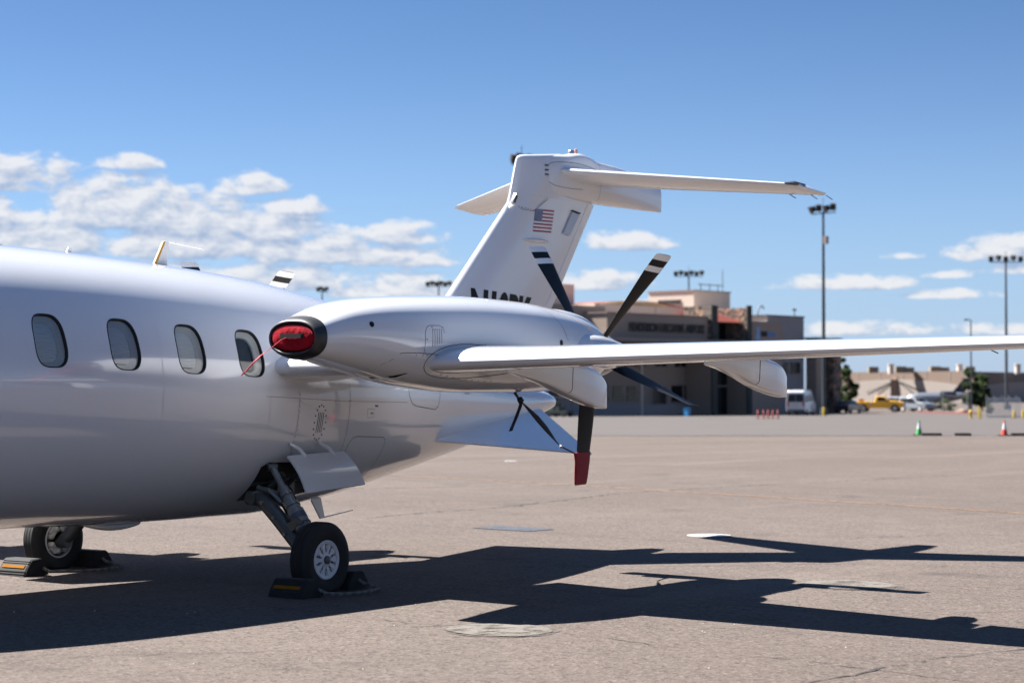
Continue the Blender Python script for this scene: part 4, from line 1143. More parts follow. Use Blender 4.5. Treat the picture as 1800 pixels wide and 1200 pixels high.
chock_set(1.42, 'black rubber chocks with amber bands at the far main wheel, partly sunlit')

# ------------------------------------------------------------------ background: terminal, hangar, poles, vehicles
def GP(r, d): x, y = site(r, d); return (x, y, gz_d(d))
def px(x, d): return (x-900)/3622.9*d            # layout drawn up from a plan: bearing number -> metres right at distance d
def heading(r, d): return math.atan2(-math.sin(YAW)*r+math.cos(YAW)*d, math.cos(YAW)*r+math.sin(YAW)*d)

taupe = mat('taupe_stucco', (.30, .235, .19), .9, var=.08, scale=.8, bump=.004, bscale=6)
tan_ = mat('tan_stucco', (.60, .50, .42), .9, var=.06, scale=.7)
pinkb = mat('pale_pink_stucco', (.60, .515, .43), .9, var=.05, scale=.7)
greyb = mat('grey_stucco', (.27, .255, .26), .9, var=.06, scale=.7)
redr = mat('red_metal_roof', (0.2520, 0.0595, 0.0385), .6, var=.12, scale=2)
darkw = mat('dark_window', (.012, .013, .015), .25, coat=0, spec=.3, var=.3, scale=.8)
dkbrown = mat('dark_brown_trim', (.035, .038, .035), .8)
ledgem = mat('ledge_stone', (.24, .20, .18), .85)
def stone_mat():
    m = bpy.data.materials.new('ledger_stone'); m.use_nodes = True; nt = m.node_tree; b = nt.nodes['Principled BSDF']
    tc = nt.nodes.new('ShaderNodeTexCoord'); v = nt.nodes.new('ShaderNodeTexVoronoi'); v.inputs['Scale'].default_value = 2.4
    nt.links.new(tc.outputs['Object'], v.inputs['Vector'])
    r = nt.nodes.new('ShaderNodeValToRGB'); sp = nt.nodes.new('ShaderNodeSeparateColor')
    nt.links.new(v.outputs['Color'], sp.inputs[0]); nt.links.new(sp.outputs[0], r.inputs[0])
    r.color_ramp.elements[0].color = (.05, .04, .035, 1); r.color_ramp.elements[1].color = (.34, .20, .12, 1)
    e = r.color_ramp.elements.new(.55); e.color = (.16, .13, .11, 1)
    nt.links.new(r.outputs[0], b.inputs['Base Color']); b.inputs['Roughness'].default_value = .9
    bp = nt.nodes.new('ShaderNodeBump'); bp.inputs['Distance'].default_value = .05; nt.links.new(v.outputs['Distance'], bp.inputs['Height']); nt.links.new(bp.outputs[0], b.inputs['Normal'])
    MATS['stone'] = m; return m
stonem = stone_mat()

def text_mesh(body_, size, ext=.0, off=0.0, sp=1.0):
    cu = bpy.data.curves.new('t', 'FONT'); cu.body = body_; cu.size = size; cu.extrude = ext; cu.offset = off; cu.space_character = sp
    to = bpy.data.objects.new('t', cu); COL.objects.link(to)
    me = bpy.data.meshes.new_from_object(to.evaluated_get(bpy.context.evaluated_depsgraph_get())); bpy.data.objects.remove(to); return me

def build_terminal():
    r0, d0 = 9.45, 205.0
    x, y = site(r0, d0)
    T = empty('terminal_building', (x, y, -1.07), 'two storey taupe airport terminal with stone pylons and red roof', 'building', rotz=heading(.66, .75))
    def box(nm, a0, a1, b0, b1, h0, h1, m, par=T): return MB().box(a0, a1, b0, b1, h0, h1).build(nm, m, par, smooth=False)
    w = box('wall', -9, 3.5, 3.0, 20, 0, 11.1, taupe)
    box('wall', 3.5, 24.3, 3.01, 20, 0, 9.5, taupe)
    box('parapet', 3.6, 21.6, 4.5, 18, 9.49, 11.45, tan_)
    box('parapet_joint', 9.3, 9.36, 4.47, 4.6, 9.6, 11.4, ledgem); box('parapet_joint', 13.8, 13.86, 4.47, 4.6, 9.6, 11.4, ledgem)
    # barrel roof
    arc = [(lerp(4.2, 22.5, i/14), 11.45+.62*math.sin(math.pi*i/14)) for i in range(15)]
    MB().prism(arc, (0, 6.0, 0), (1, 0, 0), (0, 0, 1), (0, 9, 0)).build('barrel_roof', redr, T, smooth=False)
    arc2 = [(lerp(5.0, 19.5, i/14), 11.40+.60*math.sin(math.pi*i/14)) for i in range(15)]
    MB().prism(arc2, (0, 5.6, 0), (1, 0, 0), (0, 0, 1), (0, .35, 0)).build('roof_fascia', mat('pale_yellow_fascia', (0.3600, 0.2520, 0.1320), .7), T, smooth=False)
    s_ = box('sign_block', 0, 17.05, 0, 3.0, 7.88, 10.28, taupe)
    box('sign_block_cap', -.1, 17.05, -.1, 3.0, 10.281, 10.40, ledgem)
    box('ledge', -1.5, 24.8, -1.6, 3.0, 7.48, 7.86, ledgem)
    me = text_mesh('HENDERSON EXECUTIVE AIRPORT', 1.15, .06, .022, 1.0)
    xs = [v.co.x for v in me.vertices]; k = 12.9/(max(xs)-min(xs)); x0 = min(xs)
    for v in me.vertices: v.co = (3.5+(v.co.x-x0)*k, -.07-v.co.z, 8.58+v.co.y*1.08)
    link('sign_lettering', me, mat('black_letters', (.012, .012, .013), .5), s_, smooth=False)
    # upper windows under the ledge
    for a in (-6, -2.5, 1.2, 4.6, 8.2, 11.8, 15.2):
        f = box('window', a, a+1.9, 2.93, 2.999, 5.1, 7.35, darkw); box('frame', a-.1, a+2.0, 2.95, 2.997, 4.98, 5.09, ledgem, f); box('mullion', a+.92, a+1.0, 2.90, 2.931, 5.1, 7.35, ledgem, f)
    for a in (-5.5, 2.5, 4.7, 7.0):
        f = box('window', a, a+1.5, 2.93, 2.999, 1.65, 3.05, darkw); box('sill', a-.1, a+1.6, 2.86, 2.998, 1.53, 1.64, ledgem, f)
    box('plinth', -9, 19.6, 2.9, 3.02, 0, 1.15, greyb)
    box('downpipe', 9.2, 9.5, 2.82, 2.99, 0, 7.4, pinkb)
    f = box('door', 11.2, 13.6, 2.92, 2.998, 0, 2.9, darkw); box('frame', 11.05, 11.2, 2.90, 2.997, 0, 3.05, greyb, f); box('frame', 13.6, 13.75, 2.90, 2.997, 0, 3.05, greyb, f); box('frame', 11.2, 13.6, 2.90, 2.997, 2.9, 3.05, greyb, f)
    for a in (14.6, 16.9):
        f = box('window', a, a+1.9, 2.93, 2.999, 1.4, 3.1, darkw); box('sill', a-.1, a+2.0, 2.86, 2.998, 1.28, 1.39, ledgem, f)
    # entrance between two stone pylons
    box('pylon_base', 17.1, 18.05, -.4, 3.2, 0, 7.5, taupe); box('stone_pylon', 17.1, 18.05, -.4, 3.2, 7.5, 11.5, stonem); box('pylon_end', 17.05, 18.1, -.55, -.4, 0, 11.55, dkbrown)
    box('pylon_base', 23.6, 24.35, -.4, 3.6, 0, 7.5, taupe); box('stone_pylon', 23.6, 24.35, -.4, 3.6, 7.5, 11.5, stonem); box('pylon_end', 23.55, 24.4, -.55, -.4, 0, 11.75, dkbrown)
    box('entrance_wall', 18.05, 20.6, 1.2, 3.0, 5.6, 9.9, greyb); box('entrance_glass', 18.05, 23.6, 2.2, 2.9, 0, 5.6, darkw); box('entrance_upper_glass', 20.6, 23.6, 2.4, 2.9, 5.6, 9.8, darkw)
    for a in (19.4, 20.8, 22.2): box('mullion', a, a+.1, 2.1, 2.199, 0, 5.6, dkbrown)
    box('transom', 18.05, 23.6, 2.08, 2.199, 3.0, 3.12, greyb)
    MB().add([(17.9, .2, 9.9), (24.2, .2, 9.9), (24.2, 5, 9.9), (17.9, 5, 9.9), (18.4, 2.2, 11.4), (18.9, 3, 11.4)], [(0, 1, 4), (1, 5, 4), (1, 2, 5), (2, 3, 5), (3, 0, 4), (3, 4, 5), (0, 3, 2, 1)]).build('hip_roof', redr, T, smooth=False)
    # right wing with the wall sign
    rb = box('wall', 24.4, 31.0, 0, 8, 0, 10.15, taupe); box('parapet', 24.4, 33.0, 5.9, 8.2, 10.15, 11.15, tan_)
    lg = MB(); lg.prism([(.15, 0), (.6, .05), (.75, .5), (.55, 1.0), (.7, 1.35), (.35, 1.5), (.1, 1.2), (.25, .8), (0, .45)], (25.9, -.04, 8.05), (1, 0, 0), (0, 0, 1), (0, .03, 0)).build('wall_emblem', mat('emblem_blue', (.16, .38, .66), .5), rb, smooth=False)
    box('wall_sign_dark', 26.85, 28.0, -.05, -.01, 8.45, 9.05, black, rb); box('wall_sign_blue', 28.05, 29.6, -.05, -.01, 8.45, 9.0, mat('sign_blue', (.07, .16, .34), .5), rb)
    gb = box('wall', 31.0, 38.4, 2, 20, 0, 10.9, greyb); box('wall_cap', 30.9, 38.5, 1.9, 20, 10.901, 11.02, dkbrown)
    for a in (33.2, 35.6): 
        f = box('window', a, a+1.9, 1.93, 1.999, 4.55, 5.75, darkw); box('sill', a-.1, a+2, 1.88, 1.998, 4.43, 4.54, ledgem, f)
    MB().tube([(31.9, 4, 10.5), (32.1, 4, 11.5), (32.5, 4, 12.0), (33.0, 4, 12.1), (33.3, 4, 11.8)], .10, 8).build('roof_vent', alu, T)
    MB().tube([(38.0, 3, 11.0), (38.0, 3, 11.9)], .05, 6).build('roof_camera_post', dkbrown, T); box('roof_camera', 37.8, 38.25, 2.9, 3.15, 11.7, 11.9, dkbrown)
    # penthouse and plant screens
    ph = box('penthouse', 26.8, 33.8, 9, 15.4, 0, 13.75, pinkb); box('penthouse_cap', 26.7, 33.9, 8.9, 15.5, 13.751, 13.87, ledgem)
    lv = box('louvre', 26.74, 26.8, 10.8, 14.0, 12.35, 12.85, ledgem)
    for k in range(3): box('louvre_blade', 26.70, 26.739, 10.8, 14.0, 12.40+.15*k, 12.46+.15*k, dkbrown, lv)
    rk = MB(); 
    for a, b in ((29.5, 10), (31.2, 10), (32.8, 10)): rk.tube([(a, b, 13.87), (a, b, 14.7)], .05, 6)
    rk.tube([(29.0, 10, 14.6), (33.6, 10, 14.6)], .05, 6); rk.build('antenna_rack', dkbrown, T)
    MB().tube([(33.2, 9.6, 13.87), (33.2, 9.6, 16.4)], .04, 6).build('antenna_mast', dkbrown, T)
    box('stair_tower', -1.0, 6.0, 9.2, 15, 0, 13.65, pinkb)
    # covered drop-off beside the building
    for a in (38.8, 42.4): 
        c = box('canopy_column', a, a+1.6, .6, 2.0, 0, 8.4, stonem if a > 40 else taupe)
        box('column_cap', a-.15, a+1.75, .45, 2.15, 8.401, 8.62, dkbrown, c)
    box('canopy_beam', 38.5, 44.3, .9, 1.7, 6.4, 6.9, dkbrown); box('canopy_roof', 38.5, 44.3, 1.71, 12, 6.6, 7.0, taupe)
    for a in (40.6, 41.2, 41.8): box('canopy_lattice', a, a+.16, 1.1, 1.4, 4.6, 6.39, dkbrown)
    for a in (38.8, 42.4): box('canopy_column', a, a+1.4, 10, 11.4, 0, 6.59, taupe)
    return T
build_terminal()

def build_hangar():
    p0, p1, p2 = (px(1470, 470), 470), (px(1712, 432), 432), (158, 520)
    x, y = site(*p0)
    Hh = empty('hangar_building', (x, y, gz_d(470)), 'long low beige hangar with rooftop units and pale scalloped front behind the car park', 'building')
    org = Vector((x, y, gz_d(470)))
    def V(r, d, h): X, Y = site(r, d); return Vector((X, Y, h-1.06))-org
    def wall(nm, a, b, h0, h1, th, m, par=Hh):
        (ra, da), (rb, db) = a, b
        return MB().add([V(ra, da, h0), V(rb, db, h0), V(rb, db+th, h0), V(ra, da+th, h0), V(ra, da, h1), V(rb, db, h1), V(rb, db+th, h1), V(ra, da+th, h1)], [(0, 1, 2, 3), (4, 7, 6, 5), (0, 4, 5, 1), (1, 5, 6, 2), (2, 6, 7, 3), (3, 7, 4, 0)]).build(nm, m, par, smooth=False)
    tb = mat('hangar_brown', (0.1500, 0.1075, 0.0825), .85, var=.05, scale=.3); tl = mat('hangar_pale', (0.2300, 0.1978, 0.1748), .85, var=.05, scale=.3)
    HT = 6.7
    wall('wall', p0, p1, 0, HT, 40, tb)
    wall('wall', p1, p2, 0, HT-.15, 40, mat('hangar_side_brown', (0.1600, 0.1240, 0.1040), .85, var=.05, scale=.3))
    # wall panels joints
    for k in range(1, 6):
        t = k/6; a = (lerp(p0[0], p1[0], t), lerp(p0[1], p1[1], t)-.15); b = (lerp(p0[0], p1[0], t+.003), lerp(p0[1], p1[1], t+.003)-.15)
        wall('panel_joint', a, b, 0, HT-.02, .12, ledgem)
    # pale scalloped lower front, highest at the pilaster
    def scallop(a, b, hs, m, n=16):
        vs = []; fs = []
        for i in range(n+1):
            t = i/n; r, d = lerp(a[0], b[0], t), lerp(a[1], b[1], t)-.5; h = hs(t)
            vs += [V(r, d, 0), V(r, d, h), V(r, d+.4, 0), V(r, d+.4, h)]
        for i in range(n):
            k = 4*i; fs += [(k, k+4, k+5, k+1), (k+2, k+3, k+7, k+6), (k+1, k+5, k+7, k+3)]
        fs += [(0, 1, 3, 2), (4*n, 4*n+2, 4*n+3, 4*n+1)]
        MB().add(vs, fs).build('scalloped_front', m, Hh, smooth=False)
    scallop(p0, p1, lambda t: 5.0-6.0*(t-.44)**2, tl)
    scallop(p1, p2, lambda t: 4.6-9*(t-.36)**2 if t < .8 else 2.8, mat('hangar_pale_shade', (0.2640, 0.2320, 0.2120), .85, var=.05, scale=.3))
    for P, t, hh in ((p0, .44, 5.9),):
        r, d = lerp(p0[0], p1[0], t), lerp(p0[1], p1[1], t)
        w = MB(); w.add([V(r-1.0, d-1.2, 0), V(r+.4, d-1.6, 0), V(r+1.4, d-.4, 0), V(r, d, 0), V(r-1.0, d-1.2, hh-.9), V(r+.4, d-1.6, hh-.9), V(r+1.4, d-.4, hh-.9), V(r, d, hh-.9), V(r+.2, d-.9, hh)], [(0, 1, 5, 4), (1, 2, 6, 5), (2, 3, 7, 6), (3, 0, 4, 7), (4, 5, 8), (5, 6, 8), (6, 7, 8), (7, 4, 8)]).build('pilaster', mat('pilaster_tan', (0.2200, 0.1485, 0.1100), .85), Hh, smooth=False)
        for sg in (-1, 1):
            for L_ in (10, 16):
                dr = (p1[0]-p0[0])/45*L_*sg*.6; dd = (p1[1]-p0[1])/45*L_*sg*.6
                MB().tube([V(r+.2, d-1.0, hh-1.0), V(r+dr, d+dd-.9, 2.2)], .07, 5).build('stay_cable', dkbrown, Hh)
    # rooftop plant
    def unit(xc, w, h, cyl=False):
        d = 446; r = px(xc, d)
        if cyl: MB().lathe([(0, w*.5), (h*.7, w*.5), (h*.72, w*.42), (h*.85, w*.55), (h, w*.55)], V(r, d, HT-.5), (0, 0, 1), 14).build('roof_fan', pinkb, Hh)
        else:
            u = MB().add([V(r-w/2, d, HT-.3), V(r+w/2, d, HT-.3), V(r+w/2, d+2, HT-.3), V(r-w/2, d+2, HT-.3), V(r-w/2, d, HT+h), V(r+w/2, d, HT+h), V(r+w/2, d+2, HT+h), V(r-w/2, d+2, HT+h)], [(0, 1, 2, 3), (4, 7, 6, 5), (0, 4, 5, 1), (1, 5, 6, 2), (2, 6, 7, 3), (3, 7, 4, 0)]).build('roof_unit', mat('unit_tan', (0.1815, 0.1485, 0.1045), .8), Hh, smooth=False)
    for xc, w, h in ((1536, 2.1, 1.0), (1584, 2.2, 1.1), (1599, 2.0, .9), (1645, 2.2, 1.1), (1661, 2.0, .9), (1706, 2.0, 1.05)): unit(xc, w, h)
    for xc in (1566, 1687, 1789): unit(xc, 1.3, 2.1, True)
build_hangar()

# ---- light poles
polem = mat('pole_dark_grey', (.055, .065, .075), .5, metal=.3); lampm = mat('floodlight_black', (.016, .015, .013), .6); lens = mat('floodlight_lens', (.35, .37, .40), .2)
def light_pole(xp, d, top, arm, n, ang, label, mast=True, face=1):
    r = px(xp, d); g = GP(r, d)
    P = empty('light_pole', g, label, 'light pole', 'tall floodlight poles round the apron')
    P.rotation_euler = (0, 0, heading(1, 0)+ang)
    H = top-g[2]
    MB().lathe([(0, .40), (.7, .38), (.72, .22), (H*.5, .18), (H-.2, .12)], (0, 0, 0), (0, 0, 1), 12).build('pole', polem, P)
    MB().tube([(-arm/2, 0, H-.35), (arm/2, 0, H-.35)], .06, 8).build('crossarm', polem, P)
    for i in range(n):
        x = lerp(-arm/2+.2, arm/2-.2, i/(n-1))
        M = Matrix.Translation((x, -.12*face, H+.18+(.10 if i % 2 else -.04))) @ Matrix.Rotation(R(35 if i % 2 else -20), 4, 'Z') @ Matrix.Rotation(R(25)*face, 4, 'X')
        f = MB().add([M @ Vector(v) for v in [(-.31, -.20, -.36), (.31, -.20, -.36), (.26, .34, -.25), (-.26, .34, -.25), (-.31, -.20, .36), (.31, -.20, .36), (.26, .34, .25), (-.26, .34, .25)]], [(0, 1, 2, 3), (4, 7, 6, 5), (0, 4, 5, 1), (1, 5, 6, 2), (2, 6, 7, 3), (3, 7, 4, 0)]).tube([(x, 0, H-.35), (x, 0, H-.02)], .03, 6).build('floodlight', lampm, P, smooth=False)
    if mast: MB().tube([(0, 0, H-.3), (0, 0, H+1.3)], .03, 6).build('lightning_rod', polem, P)
    return P
lp = light_pole(1448, 218, 20.6, 3.3, 4, R(-48), 'tallest floodlight pole, standing right of the terminal behind the white van')
MB().box(.15, .55, -.2, .2, lp.location.z*-1+17.0, lp.location.z*-1+17.8).build('control_box', mat('control_box', (.20, .15, .14), .6), lp, smooth=False)
light_pole(1769, 285, 19.6, 4.5, 5, 0, 'floodlight pole with five lamps in a row at the far right')
light_pole(1211, 335, 20.4, 4.6, 6, 0, 'floodlight pole with six lamps rising behind the terminal roof')
light_pole(771, 352, 19.6, 4.2, 6, R(5), 'floodlight pole with six lamps just left of the fin')
light_pole(566, 385, 20.3, 2.8, 4, R(50), 'small distant floodlight pole above the near engine', mast=False)
light_pole(917, 174, 20.9, 2.2, 4, R(40), 'floodlight pole hidden behind the fin except its lamp head')
def street_lamp(xp, d, top, label):
    r = px(xp, d); g = GP(r, d); P = empty('street_lamp', g, label, 'street lamp'); P.rotation_euler = (0, 0, heading(1, 0)); H = top-g[2]
    MB().tube([(0, 0, 0), (0, 0, H)], [.11, .07], 10).build('pole', polem, P)
    MB().tube([(0, 0, H-.05), (-.55, 0, H)], .04, 8).build('arm', polem, P)
    MB().box(-.75, -.25, -.14, .14, H-.06, H+.08).build('lamp_head', lampm, P, smooth=False)
street_lamp(1707, 232, 9.45, 'slim single arm street lamp in front of the right hand tree')

# ---- vehicles
tyrem = rubber
def vehicle(name, label, cat, r, d, hd, prof, width, glass_sides, paint, wheels, wr=.36, extra=None, ends=(), group=None, tum=None):
    """prof: side outline (x forward, z); glass_sides: polygons on both flanks; ends: (x0,z0,x1,z1,half width) windscreens"""
    g = GP(r, d); V_ = empty(name, g, label, cat, group, rotz=heading(*hd))
    hw = width/2; zt = max(p[1] for p in prof); belt = tum or zt*.6
    def yy(z): return hw*(1-.16*max(0, z-belt)/(zt-belt+.01)) if z > belt else hw*(1-.04*max(0, .5-z))
    n = len(prof); rows = []
    for s, k in ((-1, 1.0), (1, 1.0)): rows.append([Vector((x, s*yy(z), z)) for x, z in prof])
    b = MB().loft(rows).build('body', paint, V_, smooth=False)
    bv = b.modifiers.new('b', 'BEVEL'); bv.width = .05; bv.segments = 2; bv.limit_method = 'ANGLE'
    for poly in glass_sides:
        for s in (-1, 1):
            MB().add([(x, s*(yy(z)+.012), z) for x, z in poly], [list(range(len(poly)))]).build('window', darkw, V_, smooth=False)
    for (x0, z0, x1, z1, k) in ends:
        MB().add([(x0, -yy(z0)*k, z0), (x0, yy(z0)*k, z0), (x1, yy(z1)*k, z1), (x1, -yy(z1)*k, z1)], [(0, 1, 2, 3)]).build('windscreen', darkw, V_, smooth=False)
    for x in wheels:
        for s in (-1, 1):
            t = MB().lathe([(-.11, wr*.62), (-.12, wr*.9), (-.08, wr), (.08, wr), (.12, wr*.9), (.11, wr*.62)], (x, s*(hw-.10), wr), (0, 1, 0), 20).build('wheel', tyrem, V_)
            MB().lathe([(s*.09, wr*.6), (s*.125, wr*.6), (s*.13, wr*.2), (s*.13, .001)], (x, s*(hw-.10), wr), (0, 1, 0), 16).build('rim', rimm, t)
    if extra: extra(V_, yy)
    return V_
def van_extra(V_, yy):
    for s in (-1, 1):
        MB().box(-2.82, -2.78, s*.80-.09 if s > 0 else s*.80-.09, s*.80+.09, .95, 1.55).build('tail_lamp', mat('tail_lamp_red', (.35, .02, .02), .3), V_, smooth=False)
        MB().add([(-2.815, s*.02, 1.40), (-2.815, s*.86, 1.40), (-2.765, s*.80, 2.20), (-2.765, s*.02, 2.20)], [(0, 1, 2, 3)]).build('rear_window', darkw, V_, smooth=False)
    MB().box(-2.88, -2.70, -.92, .92, .42, .62).build('bumper', mat('bumper_grey', (.06, .065, .075), .6), V_, smooth=False)
    MB().box(-2.83, -2.805, -.25, .25, .98, 1.12).build('number_plate', mat('plate_cream', (.55, .42, .25), .6), V_, smooth=False)
    MB().box(-1.6, -.7, -.5, .5, 2.60, 2.74).build('roof_unit', mat('bumper_grey', (.06, .065, .075), .6), V_, smooth=False)
carw = mat('car_white', (0.4800, 0.4960, 0.5280), .3, coat=.6, var=.02); cary = mat('truck_yellow', (.90, .46, .006), .35, coat=.6, var=.04)
vehicle('van', 'white high roof passenger van parked at the right end of the terminal', 'van', px(1408, 214), 214, (.33, .94),
        [(-2.80, .45), (-2.80, 1.35), (-2.72, 2.40), (-2.55, 2.60), (.9, 2.60), (1.35, 2.45), (1.95, 1.55), (2.7, 1.25), (2.85, .95), (2.85, .42), (2.2, .35), (-2.2, .35)], 2.0,
        [[(-2.45, 1.42), (-1.2, 1.42), (-1.2, 2.1), (-2.4, 2.1)], [(-1.05, 1.42), (.2, 1.42), (.2, 2.1), (-1.05, 2.1)], [(.35, 1.42), (1.7, 1.42), (1.25, 2.1), (.35, 2.1)]], carw, (-1.75, 1.85), .36, van_extra, [(1.93, 1.62, 1.42, 2.36, .86)], tum=1.3)
def truck_extra(V_, yy):
    g_ = mat('truck_grille_grey', (.16, .17, .19), .35, metal=.3)
    MB().box(2.93, 3.02, -.85, .85, .62, 1.05).build('grille', g_, V_, smooth=False)
    MB().box(2.95, 3.10, -.98, .98, .42, .66).build('bumper', mat('chrome', (.45, .46, .48), .2, metal=.8), V_, smooth=False)
    MB().box(-3.06, -2.92, -.95, .95, .45, .65).build('bumper', mat('chrome', (.45, .46, .48), .2, metal=.8), V_, smooth=False)
    for s in (-1, 1):
        MB().box(2.94, 3.03, s*.86-.10, s*.86+.10, .80, 1.02).build('headlight', lens, V_, smooth=False)
        MB().lathe([(0, .16), (.015, .16)], (-1.0, s*(yy(1.0)+.004), 1.0), (0, s, 0), 16).build('door_emblem', mat('emblem_pale_blue', (.35, .48, .75), .5), V_)
        MB().lathe([(0, .50), (.02, .50)], (-1.85, s*(yy(.5)-.014), .44), (0, s, 0), 20).build('wheel_arch', dkbrown, V_)
        MB().lathe([(0, .50), (.02, .50)], (1.95, s*(yy(.5)-.014), .44), (0, s, 0), 20).build('wheel_arch', dkbrown, V_)
        MB().box(1.0, 1.18, s*1.0-.02 if s > 0 else s*1.0-.18, s*1.0+.18 if s > 0 else s*1.0+.02, 1.22, 1.42).build('mirror', dkbrown, V_, smooth=False)
    MB().box(-2.85, -.52, -.82, .82, 1.20, 1.235).build('bed_floor', dkbrown, V_, smooth=False)
    MB().box(-2.4, -2.0, -.7, .5, 1.24, 1.55).build('bed_toolbox', mat('toolbox_rust', (.35, .10, .03), .6), V_, smooth=False)
vehicle('pickup_truck', 'bright yellow single cab pickup truck with round door emblem', 'pickup truck', px(1546, 250), 250, (.95, -.31),
        [(-3.0, .60), (-3.0, 1.24), (-.5, 1.26), (-.36, 1.86), (.05, 1.93), (.65, 1.88), (1.30, 1.36), (2.75, 1.22), (2.98, 1.0), (2.98, .55), (2.5, .45), (-2.6, .45)], 2.0,
        [[(-.22, 1.34), (1.12, 1.34), (.60, 1.80), (-.14, 1.82)]], cary, (-1.85, 1.95), .42, truck_extra, [(1.28, 1.40, .70, 1.84, .84), (-.47, 1.34, -.38, 1.80, .80)], tum=1.25)
suv = [(-2.35, .45), (-2.35, 1.1), (-2.15, 1.68), (-1.6, 1.76), (.3, 1.74), (1.0, 1.18), (2.15, 1.02), (2.35, .75), (2.3, .38), (-2.2, .36)]
suvg = [[(-1.95, 1.15), (-.9, 1.15), (-.9, 1.58), (-1.85, 1.58)], [(-.78, 1.15), (.75, 1.15), (.25, 1.6), (-.78, 1.6)]]
def plain_lights(V_, yy):
    for s in (-1, 1):
        MB().box(2.2, 2.37, s*.72-.14, s*.72+.14, .72, .9).build('headlight', lens, V_, smooth=False)
        MB().box(-2.38, -2.28, s*.74-.10, s*.74+.10, .85, 1.15).build('tail_lamp', mat('tail_lamp_red', (.35, .02, .02), .3), V_, smooth=False)
vehicle('sport_utility_car', 'white sport utility car just behind the yellow truck bonnet', 'car', px(1588, 272), 272, (.85, -.5), suv, 1.9, suvg, carw, (-1.45, 1.45), .36, plain_lights, [(.98, 1.2, .36, 1.7, .84), (-2.33, 1.15, -2.17, 1.62, .84)], 'cars parked right of the terminal', 1.1)
vehicle('sport_utility_car', 'grey sport utility car nose on, right of the yellow truck', 'car', px(1611, 252), 252, (.55, -.83), suv, 1.9, suvg, mat('car_grey', (.16, .18, .21), .3, coat=.6, var=.03), (-1.45, 1.45), .36, plain_lights, [(.98, 1.2, .36, 1.7, .84), (-2.33, 1.15, -2.17, 1.62, .84)], 'cars parked right of the terminal', 1.1)
sed = [(-2.3, .42), (-2.35, .95), (-1.6, 1.05), (-.95, 1.42), (.25, 1.44), (1.05, 1.02), (2.15, .88), (2.32, .66), (2.28, .34), (-2.2, .32)]
sedg = [[(-1.35, 1.06), (.85, 1.06), (.22, 1.36), (-.9, 1.35)]]
vehicle('sedan_car', 'dark car with a pale roof between the stone column and the yellow truck', 'car', px(1491, 236), 236, (.5, .86), sed, 1.8, sedg, mat('car_dark', (.045, .047, .05), .3, coat=.8, var=.05), (-1.4, 1.4), .33, plain_lights, [(1.03, 1.04, .30, 1.40, .84), (-1.62, 1.05, -.98, 1.38, .84)], 'cars parked right of the terminal', .95)
vehicle('sedan_car', 'white car seen under the drop-off canopy behind the tall pole', 'car', px(1455, 246), 246, (.6, .8), sed, 1.8, sedg, carw, (-1.4, 1.4), .33, plain_lights, [(1.03, 1.04, .30, 1.40, .84), (-1.62, 1.05, -.98, 1.38, .84)], 'cars parked right of the terminal', .95)
# dark utility cart by the terminal wall
def cart(r, d):
    C_ = empty('utility_cart', GP(r, d), 'small dark utility cart in front of the terminal left end', 'cart', rotz=heading(.8, -.6))
    MB().box(-1.2, 1.2, -.6, .6, .35, .6).box(-.2, .3, -.55, .55, .6, .95).box(-.35, -.22, -.55, .55, .6, 1.25).build('body', mat('cart_dark', (.025, .03, .028), .5), C_, smooth=False)
    mb = MB()
    for x in (-.3, .95):
        for y in (-.55, .55): mb = MB().tube([(x, y, .6), (x-.05, y, 1.8)], .025, 6); mb.build('canopy_post', dkbrown, C_)
    MB().box(-.5, 1.05, -.62, .62, 1.8, 1.86).build('canopy', mat('cart_canopy', (.04, .04, .045), .6), C_, smooth=False)
    for x in (-.8, .8):
        for y in (-.55, .55): MB().lathe([(-.09, .1), (-.09, .25), (.09, .25), (.09, .1)], (x, y, .25), (0, 1, 0), 16).build('wheel', rubber, C_)
    MB().box(-1.15, -.45, -.5, .5, .6, .95).build('load_bin', mat('teal_bin', (.02, .09, .075), .6), C_, smooth=False)
cart(px(984, 190), 190)

